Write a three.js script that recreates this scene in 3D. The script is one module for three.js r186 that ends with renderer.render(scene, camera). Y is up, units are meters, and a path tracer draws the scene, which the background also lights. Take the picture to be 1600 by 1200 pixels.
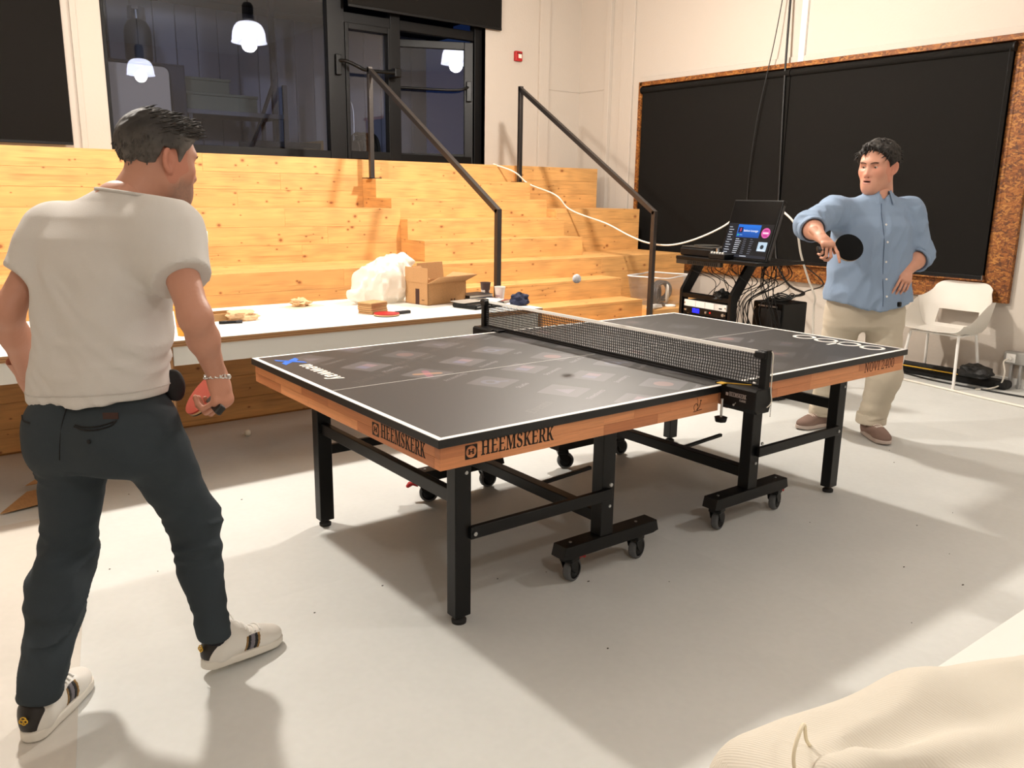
import * as THREE from 'three';
import { RoundedBoxGeometry } from 'three/addons/geometries/RoundedBoxGeometry.js';
import { TextGeometry } from 'three/addons/geometries/TextGeometry.js';
import { FontLoader } from 'three/addons/loaders/FontLoader.js';
import { mergeGeometries, mergeVertices, toCreasedNormals } from 'three/addons/utils/BufferGeometryUtils.js';
import { ConvexGeometry } from 'three/addons/geometries/ConvexGeometry.js';

// ------------------------------------------------------------------ camera, sky, lights, exposure
const scene = new THREE.Scene();
const camera = new THREE.PerspectiveCamera(49.53, 4 / 3, 0.05, 200);
camera.rotation.order = 'YXZ';
camera.position.set(-2.652, 1.4792, 2.7764);
camera.rotation.set(-0.22443, -0.65727, 0.01484);
scene.add(camera);
scene.background = new THREE.Color(0.022, 0.045, 0.13);            // dusk sky outside the windows
const renderer = new THREE.WebGLRenderer({ antialias: true });
renderer.toneMapping = THREE.LinearToneMapping;
renderer.toneMappingExposure = 0.40;
renderer.shadowMap.enabled = true;
const LAMP_COLOR = new THREE.Color(1.0, 0.915, 0.81);
// hall pendants: position of the lamp mouth and candela
const LAMPS = [
  [1.85, 3.45, -2.0, 88, 'clear ribbed pendant lamp hanging over the bleacher stairs'],
  [-1.95, 3.45, -2.0, 88, 'clear ribbed pendant lamp hanging over the long white table'],
  [1.6, 3.45, 2.6, 14, 'clear ribbed pendant lamp hanging over the open floor right of the table tennis table'],
  [-2.6, 3.45, 4.2, 17, 'clear ribbed pendant lamp hanging behind the camera'],
];

// ------------------------------------------------------------------ helpers
let seed = 1234567;
const rnd = () => { seed = (seed * 1664525 + 1013904223) >>> 0; return seed / 4294967296; };
const rr = (a, b) => a + (b - a) * rnd();
const V = (x, y, z) => new THREE.Vector3(x, y, z);
const used = {};
function numbered(n) { if (!(n in used)) { used[n] = 0; return n; } used[n]++; return n + '_' + String(used[n]).padStart(3, '0'); }
function thing(name, label, category, pos = [0, 0, 0], turn = 0, group) {
  const o = new THREE.Group(); o.name = numbered(name); scene.add(o);
  o.position.set(...pos); o.rotation.y = turn; o.userData = { label, category };
  if (group) o.userData.group = group;
  return o;
}
function struct(name, geo, m, parent) {
  const o = geo ? new THREE.Mesh(geo, m) : new THREE.Group(); o.name = parent ? name : numbered(name); (parent || scene).add(o);
  if (!parent) o.userData.kind = 'structure';
  o.castShadow = o.receiveShadow = true; return o;
}
function part(name, geo, m, parent, label) {
  if (Array.isArray(geo)) geo = merge(geo);
  const o = new THREE.Mesh(geo, m); o.name = name; parent.add(o); o.castShadow = o.receiveShadow = true;
  if (label) o.userData.label = label;
  return o;
}
function solo(name, geo, m, label, category, group) {   // a thing that is one mesh
  if (Array.isArray(geo)) geo = merge(geo);
  const o = new THREE.Mesh(geo, m); o.name = numbered(name); scene.add(o); o.castShadow = o.receiveShadow = true;
  o.userData = { label, category }; if (group) o.userData.group = group; return o;
}
function merge(gs) {
  const hasC = gs.some(g => g.attributes.color);
  return mergeGeometries(gs.map(g => {
    g = g.index ? g.toNonIndexed() : g; const n = new THREE.BufferGeometry();
    n.setAttribute('position', g.attributes.position); n.setAttribute('normal', g.attributes.normal);
    n.setAttribute('uv', g.attributes.uv || new THREE.BufferAttribute(new Float32Array(g.attributes.position.count * 2), 2));
    if (hasC) n.setAttribute('color', g.attributes.color || new THREE.BufferAttribute(new Float32Array(g.attributes.position.count * 3).fill(1), 3));
    return n;
  }));
}
function uvm(g, ou = 0, ov = 0, swap = false) {          // uv in metres from the dominant normal
  if (g.index) g = g.toNonIndexed();
  const p = g.attributes.position, n = g.attributes.normal, uv = new Float32Array(p.count * 2);
  for (let i = 0; i < p.count; i += 3) {
    let ax = 0, ay = 0, az = 0;
    for (let k = 0; k < 3; k++) { ax += Math.abs(n.getX(i + k)); ay += Math.abs(n.getY(i + k)); az += Math.abs(n.getZ(i + k)); }
    for (let k = 0; k < 3; k++) {
      const x = p.getX(i + k), y = p.getY(i + k), z = p.getZ(i + k); let u, v;
      if (ax > ay && ax > az) { u = z; v = y; } else if (ay > az) { u = x; v = z; } else { u = x; v = y; }
      if (swap) [u, v] = [v, u];
      uv[2 * (i + k)] = u + ou; uv[2 * (i + k) + 1] = v + ov;
    }
  }
  g.setAttribute('uv', new THREE.BufferAttribute(uv, 2)); return g;
}
// box given by centre and size; r > 0 chamfers
function bx(cx, cy, cz, w, h, d, r = 0, seg = 1) {
  const g = r > 0 ? new RoundedBoxGeometry(w, h, d, seg, Math.min(r, w / 2.01, h / 2.01, d / 2.01)) : new THREE.BoxGeometry(w, h, d);
  g.translate(cx, cy, cz); return g;
}
const bb = (x0, x1, y0, y1, z0, z1, r = 0, seg = 1) => bx((x0 + x1) / 2, (y0 + y1) / 2, (z0 + z1) / 2, x1 - x0, y1 - y0, z1 - z0, r, seg);
function bar(a, b, w, h, r = 0) {                         // box bar from a to b (arrays), w across, h upright
  const A = V(...a), B = V(...b), L = A.distanceTo(B), g = r ? new RoundedBoxGeometry(w, h, L, 1, r) : new THREE.BoxGeometry(w, h, L);
  const m = new THREE.Matrix4().lookAt(B, A, Math.abs(B.y - A.y) > .98 * L ? V(0, 0, 1) : V(0, 1, 0)); m.setPosition(A.clone().add(B).multiplyScalar(.5)); g.applyMatrix4(m); return g;
}
function tube(pts, r, n = 0, rs = 6, closed = false) {
  const c = new THREE.CatmullRomCurve3(pts.map(p => V(...p)), closed, 'centripetal');
  return new THREE.TubeGeometry(c, n || Math.max(8, pts.length * 6), r, rs, closed);
}
function rod(a, b, r, rs = 10) { return new THREE.TubeGeometry(new THREE.LineCurve3(V(...a), V(...b)), 1, r, rs, false); }
function rodc(a, b, r0, r1 = r0, rs = 12) {               // capped
  const A = V(...a), B = V(...b), L = A.distanceTo(B), g = new THREE.CylinderGeometry(r1, r0, L, rs);
  g.applyQuaternion(new THREE.Quaternion().setFromUnitVectors(V(0, 1, 0), B.clone().sub(A).normalize())); g.translate(...A.add(B).multiplyScalar(.5).toArray()); return g;
}
function lathe(prof, n = 24, x = 0, y = 0, z = 0) { const g = new THREE.LatheGeometry(prof.map(p => new THREE.Vector2(...p)), n); g.translate(x, y, z); return g; }
function poly(pts) { const s = new THREE.Shape(); pts.forEach((p, i) => i ? s.lineTo(...p) : s.moveTo(...p)); s.closePath(); return s; }
function extr(shape, d, bev = 0, seg = 12) {
  return new THREE.ExtrudeGeometry(shape, { depth: d - 2 * bev, bevelEnabled: bev > 0, bevelThickness: bev, bevelSize: bev, bevelOffset: -bev, bevelSegments: 2, curveSegments: seg }).translate(0, 0, bev);
}
function roundRect(x0, y0, x1, y1, r) {
  const s = new THREE.Shape(); s.moveTo(x0 + r, y0); s.lineTo(x1 - r, y0); s.quadraticCurveTo(x1, y0, x1, y0 + r); s.lineTo(x1, y1 - r); s.quadraticCurveTo(x1, y1, x1 - r, y1); s.lineTo(x0 + r, y1); s.quadraticCurveTo(x0, y1, x0, y1 - r); s.lineTo(x0, y0 + r); s.quadraticCurveTo(x0, y0, x0 + r, y0); return s;
}
// value noise
const hash = (x, y, z) => { let h = Math.imul(x, 374761393) ^ Math.imul(y, 668265263) ^ Math.imul(z, 2147483647 ^ 1013904223); h = Math.imul(h ^ (h >>> 13), 1274126177); return ((h ^ (h >>> 16)) >>> 0) / 4294967296; };
const sm = t => t * t * (3 - 2 * t);
function noise(x, y, z = 0) {
  const i = Math.floor(x), j = Math.floor(y), k = Math.floor(z), u = sm(x - i), v = sm(y - j), w = sm(z - k);
  const l = (a, b, t) => a + (b - a) * t;
  return l(l(l(hash(i, j, k), hash(i + 1, j, k), u), l(hash(i, j + 1, k), hash(i + 1, j + 1, k), u), v), l(l(hash(i, j, k + 1), hash(i + 1, j, k + 1), u), l(hash(i, j + 1, k + 1), hash(i + 1, j + 1, k + 1), u), v), w) * 2 - 1;
}
const fbm = (x, y, z = 0) => noise(x, y, z) * .55 + noise(x * 2.1 + 7, y * 2.1, z * 2.1) * .28 + noise(x * 4.3, y * 4.3 + 3, z * 4.3) * .17;
function tex(w, h, f, srgb = true) {                       // f(x, y) -> [r,g,b] 0..1
  const d = new Uint8Array(w * h * 4);
  for (let y = 0; y < h; y++) for (let x = 0; x < w; x++) { const c = f(x, y), i = (y * w + x) * 4; d[i] = 255 * Math.min(1, Math.max(0, c[0])); d[i + 1] = 255 * Math.min(1, Math.max(0, c[1])); d[i + 2] = 255 * Math.min(1, Math.max(0, c[2])); d[i + 3] = 255; }
  const t = new THREE.DataTexture(d, w, h); t.wrapS = t.wrapT = THREE.RepeatWrapping; t.magFilter = THREE.LinearFilter; t.minFilter = THREE.LinearMipmapLinearFilter; t.generateMipmaps = true;
  if (srgb) t.colorSpace = THREE.SRGBColorSpace; t.needsUpdate = true; return t;
}
function canv(w, h, draw, srgb = true) { const c = document.createElement('canvas'); c.width = w; c.height = h; draw(c.getContext('2d'), w, h); const t = new THREE.CanvasTexture(c); if (srgb) t.colorSpace = THREE.SRGBColorSpace; t.anisotropy = 8; return t; }
const std = (color, roughness = .6, o = {}) => new THREE.MeshStandardMaterial({ color, roughness, metalness: 0, ...o });
const phys = (color, roughness = .6, o = {}) => new THREE.MeshPhysicalMaterial({ color, roughness, metalness: 0, ...o });
const fl = new FontLoader();
const F_SB = await fl.loadAsync('fonts/droid/droid_serif_bold.typeface.json');
const F_SR = await fl.loadAsync('fonts/droid/droid_serif_regular.typeface.json');
const F_B = await fl.loadAsync('fonts/droid/droid_sans_bold.typeface.json');
function text(str, font, height, width, depth = .0008) {   // starts at x = 0, baseline y = 0, scaled to height of caps and given width
  const g = new TextGeometry(str, { font, size: 1, depth: 1, curveSegments: 5, bevelEnabled: false });
  g.computeBoundingBox(); const b = g.boundingBox; g.translate(-b.min.x, 0, 0); g.scale(width / (b.max.x - b.min.x), height / (font === F_B ? .74 : .72), depth); return g;
}

// ------------------------------------------------------------------ surfaces from signed distances (surface nets)
function nets(f, lo, hi, c) {
  const nx = Math.ceil((hi[0] - lo[0]) / c) + 1, ny = Math.ceil((hi[1] - lo[1]) / c) + 1, nz = Math.ceil((hi[2] - lo[2]) / c) + 1;
  const val = new Float32Array(nx * ny * nz);
  let q = 0;
  for (let k = 0; k < nz; k++) for (let j = 0; j < ny; j++) for (let i = 0; i < nx; i++) val[q++] = f(lo[0] + i * c, lo[1] + j * c, lo[2] + k * c);
  const id = new Int32Array(nx * ny * nz).fill(-1), P = [], I = [];
  const sx = 1, sy = nx, sz = nx * ny, off = [0, sx, sy, sx + sy, sz, sx + sz, sy + sz, sx + sy + sz];
  const E = [[0, 1], [2, 3], [4, 5], [6, 7], [0, 2], [1, 3], [4, 6], [5, 7], [0, 4], [1, 5], [2, 6], [3, 7]];
  for (let k = 0; k < nz - 1; k++) for (let j = 0; j < ny - 1; j++) for (let i = 0; i < nx - 1; i++) {
    const b = i + j * sy + k * sz; let m = 0; for (let e = 0; e < 8; e++) if (val[b + off[e]] < 0) m |= 1 << e;
    if (m === 0 || m === 255) continue;
    let x = 0, y = 0, z = 0, n = 0;
    for (const [a, d] of E) {
      const va = val[b + off[a]], vd = val[b + off[d]]; if ((va < 0) === (vd < 0)) continue;
      const t = va / (va - vd); x += (a & 1) + t * ((d & 1) - (a & 1)); y += ((a >> 1) & 1) + t * (((d >> 1) & 1) - ((a >> 1) & 1)); z += (a >> 2) + t * ((d >> 2) - (a >> 2)); n++;
    }
    id[b] = P.length / 3; P.push(lo[0] + (i + x / n) * c, lo[1] + (j + y / n) * c, lo[2] + (k + z / n) * c);
  }
  const quad = (a, b2, c2, d, flip) => { if (a < 0 || b2 < 0 || c2 < 0 || d < 0) return; flip ? I.push(a, c2, b2, a, d, c2) : I.push(a, b2, c2, a, c2, d); };
  for (let k = 1; k < nz - 1; k++) for (let j = 1; j < ny - 1; j++) for (let i = 1; i < nx - 1; i++) {
    const b = i + j * sy + k * sz, s = val[b] < 0;
    if (s !== (val[b + sx] < 0)) quad(id[b], id[b - sy], id[b - sy - sz], id[b - sz], s);
    if (s !== (val[b + sy] < 0)) quad(id[b], id[b - sz], id[b - sz - sx], id[b - sx], s);
    if (s !== (val[b + sz] < 0)) quad(id[b], id[b - sx], id[b - sx - sy], id[b - sy], s);
  }
  const g = new THREE.BufferGeometry(); g.setAttribute('position', new THREE.Float32BufferAttribute(P, 3)); g.setIndex(I); g.computeVertexNormals();
  return g;
}
const smin = (a, b, k) => { const h = Math.max(k - Math.abs(a - b), 0) / k; return Math.min(a, b) - h * h * k * .25; };
const smax = (a, b, k) => -smin(-a, -b, k);
function cap(a, b, ra, rb) {                               // tapered capsule
  const bx_ = b[0] - a[0], by_ = b[1] - a[1], bz_ = b[2] - a[2], L = bx_ * bx_ + by_ * by_ + bz_ * bz_ || 1e-9;
  return (x, y, z) => { const px = x - a[0], py = y - a[1], pz = z - a[2]; let t = (px * bx_ + py * by_ + pz * bz_) / L; t = t < 0 ? 0 : t > 1 ? 1 : t; return Math.hypot(px - t * bx_, py - t * by_, pz - t * bz_) - (ra + (rb - ra) * t); };
}
function ell(c, r, q) {                                    // ellipsoid, optional rotation (Quaternion: local -> world)
  const m = q ? new THREE.Matrix3().setFromMatrix4(new THREE.Matrix4().makeRotationFromQuaternion(q)).transpose().elements : null, mn = Math.min(...r);
  return (x, y, z) => {
    let dx = x - c[0], dy = y - c[1], dz = z - c[2];
    if (m) { const a = m[0] * dx + m[3] * dy + m[6] * dz, b = m[1] * dx + m[4] * dy + m[7] * dz; dz = m[2] * dx + m[5] * dy + m[8] * dz; dx = a; dy = b; }
    const k0 = Math.hypot(dx / r[0], dy / r[1], dz / r[2]), k1 = Math.hypot(dx / (r[0] * r[0]), dy / (r[1] * r[1]), dz / (r[2] * r[2]));
    return k1 < 1e-9 ? -mn : k0 * (k0 - 1) / k1;
  };
}
function blend(k, ...fs) { return (x, y, z) => { let d = fs[0](x, y, z); for (let i = 1; i < fs.length; i++) d = smin(d, fs[i](x, y, z), k); return d; }; }
const plane = (p, n) => { const l = Math.hypot(...n), a = n[0] / l, b = n[1] / l, c = n[2] / l, d = a * p[0] + b * p[1] + c * p[2]; return (x, y, z) => a * x + b * y + c * z - d; };   // negative on the side against n
const lerp3 = (a, b, t) => [a[0] + (b[0] - a[0]) * t, a[1] + (b[1] - a[1]) * t, a[2] + (b[2] - a[2]) * t];
const add3 = (a, b, s = 1) => [a[0] + b[0] * s, a[1] + b[1] * s, a[2] + b[2] * s];
const sub3 = (a, b) => [a[0] - b[0], a[1] - b[1], a[2] - b[2]];
const len3 = a => Math.hypot(...a), nrm3 = a => { const l = len3(a); return [a[0] / l, a[1] / l, a[2] / l]; };
const cross3 = (a, b) => [a[1] * b[2] - a[2] * b[1], a[2] * b[0] - a[0] * b[2], a[0] * b[1] - a[1] * b[0]];
const dot3 = (a, b) => a[0] * b[0] + a[1] * b[1] + a[2] * b[2];
function paint(g, f) { const p = g.attributes.position, c = new Float32Array(p.count * 3); for (let i = 0; i < p.count; i++) { const q = f(p.getX(i), p.getY(i), p.getZ(i)); c[3 * i] = q[0]; c[3 * i + 1] = q[1]; c[3 * i + 2] = q[2]; } g.setAttribute('color', new THREE.BufferAttribute(c, 3)); return g; }
// ------------------------------------------------------------------ materials
const pineTex = (() => {
  const W = 1024, H = 1024, S = 2.0, k = [];                // 2 m x 2 m
  for (let i = 0; i < 95; i++) k.push([rnd() * W, rnd() * H, rr(1.2, 5.2) * (rnd() < .3 ? 1.3 : .75), rr(1, 1.9), rnd()]);
  const grid = {}; k.forEach(n => { for (let a = -1; a <= 1; a++) for (let b = -1; b <= 1; b++) { const gx = Math.floor(((n[0] + W) % W) / 64) + a, gy = Math.floor(n[1] / 64) + b; const key = ((gx + 16) % 16) + ',' + ((gy + 16) % 16); (grid[key] = grid[key] || []).push(n); } });
  const per = (x, y) => { const u = x / W; return [Math.cos(u * 6.2832) * 2.2, Math.sin(u * 6.2832) * 2.2]; };
  return tex(W, H, (x, y) => {
    const [c, s] = per(x, y), yy = y / H;
    let warp = 0, dark = 0;
    for (const n of grid[Math.floor(x / 64) + ',' + Math.floor(y / 64)] || []) {
      let dx = x - n[0], dy = y - n[1]; if (dx > W / 2) dx -= W; if (dx < -W / 2) dx += W; if (dy > H / 2) dy -= H; if (dy < -H / 2) dy += H;
      const r = Math.hypot(dx / n[3], dy); warp += Math.sign(dy) * 5 * Math.exp(-r / (n[2] * 2.6)); if (r < n[2]) dark = Math.max(dark, .62 + .38 * (1 - r / n[2])); else if (r < n[2] * 2.2) dark = Math.max(dark, .28 * (1 - (r - n[2]) / (n[2] * 1.2)));
    }
    const yw = y + warp, edge = sm(Math.min(1, Math.min(y, H - y) / 30));
    const g1 = noise(c * .8, s * .8 + 9, yw / 9), g2 = noise(c * 2.2 + 4, s * 2.2, yw / 2.6), g3 = noise(c * 1.1, s * 1.1, yw / 46);
    const line = Math.pow(Math.max(0, noise(c * .6 + 20, s * .6, yw / 5.2)), 3);
    let v = 1 + (g1 * .05 + g2 * .04 + g3 * .07) * edge - line * .16 * edge;
    const d = dark * .62;
    return [(.835 * v) * (1 - d * .62), (.635 * v - .02 * line) * (1 - d * .86), (.39 * v - .03 * line) * (1 - d)];
  });
})();
pineTex.repeat.set(.5, .5);
const M = {};
M.pine = std(0xffffff, .55, { map: pineTex });
M.pineDark = std(0x9a6a34, .7);
M.wall = (() => { const t = tex(256, 256, (x, y) => { const v = .5 + .25 * noise(x / 4, y / 4, 1) + .2 * noise(x / 17, y / 17, 2); return [v, v, v]; }, false); t.repeat.set(1, 1); return std(new THREE.Color(.555, .50, .44), .85, { bumpMap: t, bumpScale: .0012 }); })();
M.white = std(new THREE.Color(.80, .79, .76), .6);
M.floor = (() => {
  const t = tex(512, 512, (x, y) => { const v = 1 + .008 * noise(x / 3, y / 3, 4) + .010 * noise(x / 26, y / 26, 6) + .014 * noise(x / 90, y / 90, 3); return [.815 * v, .825 * v, .815 * v]; });
  t.repeat.set(.35, .35);
  return std(0xffffff, .5, { map: t });
})();
M.floorPink = (() => { const m = M.floor.clone(); m.color = new THREE.Color(.93, .86, .80); return m; })();
M.black = phys(0x070708, .5, { specularIntensity: .5 });
M.blackSatin = phys(0x08090a, .38, { specularIntensity: .5 });
M.steel = phys(0x090a0b, .40, { specularIntensity: .6 });
M.rail = std(0x4a4644, .34, { metalness: .75 });
M.chrome = std(0xc9c9c9, .22, { metalness: 1 });
M.zinc = std(0xbfc0c0, .4, { metalness: .9 });
M.rubber = std(0x1b1b1c, .8);
M.greyRubber = std(0x56585a, .75);
M.red = std(0xa8141a, .45);
M.glass = phys(new THREE.Color(.74, .78, .88), .0, { transmission: 1, thickness: 0, ior: 1.65 });   // two tinted panes
M.frame = phys(0x050506, .45, { specularIntensity: .5 });
M.lam = phys(new THREE.Color(.86, .845, .81), .38, {});
M.lamGrey = std(new THREE.Color(.66, .66, .62), .5);
M.ply = (() => { const t = tex(64, 256, (x, y) => { const l = Math.floor(y / 26) % 2, v = 1 + .06 * noise(x / 3, y / 2, 3); return l ? [.66 * v, .50 * v, .33 * v] : [.52 * v, .37 * v, .23 * v]; }); t.repeat.set(1, 18); return std(0xffffff, .7, { map: t }); })();
M.blind = (() => { const t = tex(128, 128, (x, y) => { const v = .5 + .3 * Math.sin(x * Math.PI / 2) * Math.sin(y * Math.PI / 2) + .1 * noise(x / 2, y / 2, 5); return [v, v, v]; }, false); t.repeat.set(18, 18); return phys(new THREE.Color(.0075, .0068, .006), .9, { specularIntensity: .25, bumpMap: t, bumpScale: .0003 }); })();
M.osb = (() => {
  const W = 1024; const t = canv(W, W, (g) => {
    g.fillStyle = '#a8702e'; g.fillRect(0, 0, W, W);
    const cols = ['#c08a44', '#8a531c', '#d3a05a', '#a46a2a', '#70410f', '#b87f3a', '#e0b06c', '#94601f', '#5d360e'];
    for (let i = 0; i < 5200; i++) {
      const x = rnd() * W, y = rnd() * W, l = rr(22, 80), w = rr(5, 22), a = rnd() < .6 ? rr(-.6, .6) : rr(0, 3.14);
      for (const [ox, oy] of [[0, 0], [W, 0], [-W, 0], [0, W], [0, -W]]) {
        if (ox && (x + ox < -90 || x + ox > W + 90)) continue; if (oy && (y + oy < -90 || y + oy > W + 90)) continue;
        g.save(); g.translate(x + ox, y + oy); g.rotate(a); g.globalAlpha = .8; g.fillStyle = cols[i % 9]; g.beginPath(); g.moveTo(-l / 2, -w / 3); g.lineTo(l / 2, -w / 2); g.lineTo(l / 2 - 6, w / 2); g.lineTo(-l / 2 + 4, w / 3); g.fill();
        g.globalAlpha = .3; g.strokeStyle = '#4a2a0a'; g.lineWidth = 1.5; g.stroke(); g.restore();
      }
    }
  }); t.wrapS = t.wrapT = THREE.RepeatWrapping; t.repeat.set(1.1, 1.1); return std(0xcdb594, .65, { map: t });
})();
M.card = (() => { const t = tex(128, 128, (x, y) => { const v = 1 + .04 * noise(x / 2, y / 14, 2) + .03 * noise(x / 9, y / 9, 8); return [.70 * v, .53 * v, .35 * v]; }); t.repeat.set(3, 3); return std(0xffffff, .85, { map: t, side: THREE.DoubleSide }); })();
M.kraft = std(0xb08a5c, .85);
M.paper = std(0xe9e2d4, .8, { side: THREE.DoubleSide });
M.cable = std(0x0a0a0a, .55);
M.whiteCable = std(0xe8e2d6, .5);
M.yellow = std(0xd8a92a, .5);
// box of pine with random board offset
const pine = (g) => uvm(g, Math.floor(rnd() * 40) * .317, Math.floor(rnd() * 40) * .231);
// ------------------------------------------------------------------ the room
const XW = 4.65, ZB = -5.4, XL = -6.6, ZF = 6.2, YC = 4.5;
struct('floor', uvm(bb(XL - .2, XW + .2, -.2, 0, ZB - .2, ZF + .2)), M.floor);
{ // second vinyl sheet on the left, laid beside the first with a seam
  const s = poly([[-1.942, 1.36], [-2.06, .93], [-2.257, .03], [-2.40, -.66], [-2.75, -2.4], [-3.4, -6.1], [-6.5, -6.1], [-6.5, 1.36]]);
  const g = extr(s, .0016); g.rotateX(-Math.PI / 2); part('vinyl_sheet', uvm(g), M.floorPink, scene.getObjectByName('floor'));
}
struct('ceiling', bb(XL - .2, XW + .2, YC, YC + .2, ZB - .2, ZF + .2), M.white);
struct('wall_left', uvm(bb(XL - .2, XL, 0, YC, ZB, ZF)), M.wall);
struct('wall_front', uvm(bb(XL, XW, 0, YC, ZF, ZF + .2)), M.wall);
struct('wall_right', uvm(bb(XW, XW + .2, 0, YC, ZB, ZF)), M.wall);
const WX0 = -.825, WX1 = 3.204, WY0 = 1.80, WY1 = 3.55;
struct('wall_back', uvm(merge([bb(XL, WX0, 0, YC, ZB - .22, ZB), bb(WX1, XW, 0, YC, ZB - .22, ZB), bb(WX0, WX1, 0, WY0, ZB - .22, ZB), bb(WX0, WX1, WY1, YC, ZB - .22, ZB)])), M.wall);
struct('baseboard_right', bb(XW - .012, XW, 0, .075, ZB, ZF, .003), M.white);
// plaster pilasters and casings in the corner
[[3.98, 4.13], [3.60, 3.63]].forEach(([a, b], i) => { if (!i) struct('trim_' + (i + 1), bb(a, b, 1.78, YC, ZB, ZB + .035, .006), M.wall); });
struct('trim_2', bb(XW - .055, XW, 0, YC, -4.90, -4.82, .006), M.wall);
struct('trim_3', bb(XW - .03, XW, 0, YC, -4.66, -4.46, .006), M.wall);
struct('trim_4', merge([bb(XW - .006, XW, 2.716, 2.722, -5.4, -4.9), bb(4.13, XW, 2.716, 2.722, ZB, ZB + .006)]), M.wall);
struct('trim_5', bb(XW - .035, XW, 2.72, YC, -2.262, -2.20, .006), M.white);          // cable trunking above the board
struct('trim_6', merge([bb(XW - .02, XW, 2.735, 2.80, -4.33, -.1, .006), bb(XW - .02, XW, .62, 2.735, -4.33, -4.26, .006)]), M.wall);
struct('trim_7', bb(WX0 - .24, WX0 - .19, 1.78, YC, ZB, ZB + .02, .004), M.wall);

// ---- window wall
{
  const w = struct('window_1', null);
  const z0 = ZB - .16, z1 = ZB - .08;
  part('window_frame', [bb(WX0, WX1, WY0, WY0 + .09, z0, z1, .006), bb(WX0, WX1, WY1 - .08, WY1, z0, z1, .006), bb(WX0, WX0 + .05, WY0, WY1, z0, z1, .006), bb(1.30, 1.49, WY0, WY1, z0, z1 + .01, .006), bb(2.02, 2.14, WY0, WY1, z0, z1 + .01, .006), bb(3.10, WX1, WY0, WY1, z0, z1 + .02, .006)], M.frame, w);
  part('window_reveal', [bb(WX1 - .0, WX1 + .0005, WY0, WY1, ZB - .2, ZB), bb(WX0 - .0005, WX0, WY0, WY1, ZB - .2, ZB)], M.white, w);
  part('pane', bb(WX0 + .05, 1.30, WY0 + .09, WY1 - .08, ZB - .125, ZB - .119), M.glass, w);
  // glazed door leaf, closed
  const d1 = struct('door_1', null);
  part('door_frame', [bb(1.49, 1.53, WY0 + .02, 3.16, z0 + .01, z1 + .02, .005), bb(1.985, 2.02, WY0 + .02, 3.16, z0 + .01, z1 + .02, .005), bb(1.53, 1.985, WY0 + .02, WY0 + .10, z0 + .01, z1 + .02, .005), bb(1.53, 1.985, 3.10, 3.16, z0 + .01, z1 + .02, .005)], M.frame, d1);
  part('pane', bb(1.53, 1.985, WY0 + .10, 3.10, ZB - .125, ZB - .119), M.glass, d1);
  const pb = part('push_bar', tube([[1.40, 2.78, ZB - .05], [1.46, 2.77, ZB + .02], [1.56, 2.72, ZB + .08], [1.62, 2.70, ZB + .08], [2.03, 2.70, ZB + .07]], .018, 30, 8), M.blackSatin, d1);
  part('latch_box', [bb(1.37, 1.43, 2.64, 2.84, ZB - .07, ZB - .03, .008), bb(1.98, 2.06, 2.66, 2.75, ZB - .06, ZB + .09, .01)], M.blackSatin, d1);
  part('transom', bb(1.49, 3.10, 3.16, 3.26, z0, z1, .005), M.frame, w);
  part('pane', bb(1.49, 3.10, 3.26, WY1 - .08, ZB - .125, ZB - .119), M.glass, w);
  // second leaf, ajar: hinged at the right
  const d2 = struct('door_2', null); d2.position.set(3.10, 0, ZB - .10); d2.rotation.y = -.44; const L = -.95;
  part('door_frame', [bb(L, L + .06, WY0 + .02, 3.14, -.03, .03, .005), bb(-.10, 0, WY0 + .02, 3.14, -.03, .03, .005), bb(L + .06, -.10, WY0 + .02, WY0 + .12, -.03, .03, .005), bb(L + .06, -.10, 3.06, 3.14, -.03, .03, .005)], M.frame, d2);
  part('pane', bb(L + .06, -.10, WY0 + .12, 3.06, -.004, .004), M.glass, d2);
  part('push_bar', tube([[-.05, 2.66, .05], [-.10, 2.64, .09], [-.16, 2.62, .10], [-.86, 2.62, .10]], .014, 24, 8), M.blackSatin, d2);
  part('latch_box', bb(-.08, -.02, 2.5, 2.72, .03, .07, .008), M.blackSatin, d2);
}
// roller blinds of the window wall
function blind(x0, x1, y0, y1, label) {
  const b = thing('roller_blind', label, 'blind', [(x0 + x1) / 2, y1, ZB + .06]); const w = (x1 - x0) / 2;
  part('fabric', bb(-w, w, y0 - y1 + .02, 0, -.002, .002), M.blind, b);
  part('bottom_bar', bb(-w, w, y0 - y1, y0 - y1 + .025, -.008, .008, .003), M.black, b);
  part('roller', rodc([-w, .03, 0], [w, .03, 0], .035), M.black, b);
  for (const s of [-1, 1]) part('bracket', bb(s * (w + .006) - .006, s * (w + .006) + .006, -.03, .10, -.06, .04), M.black, b);
  return b;
}
blind(1.47, 3.385, 3.285, 3.95, 'black roller blind half lowered over the glazed doors');
blind(-.90, 1.40, 3.50, 3.95, 'black roller blind rolled up above the large window with the grey board behind it');
blind(-3.4, -1.14, 1.83, 3.95, 'black roller blind pulled fully down at the left end of the back wall');

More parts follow.
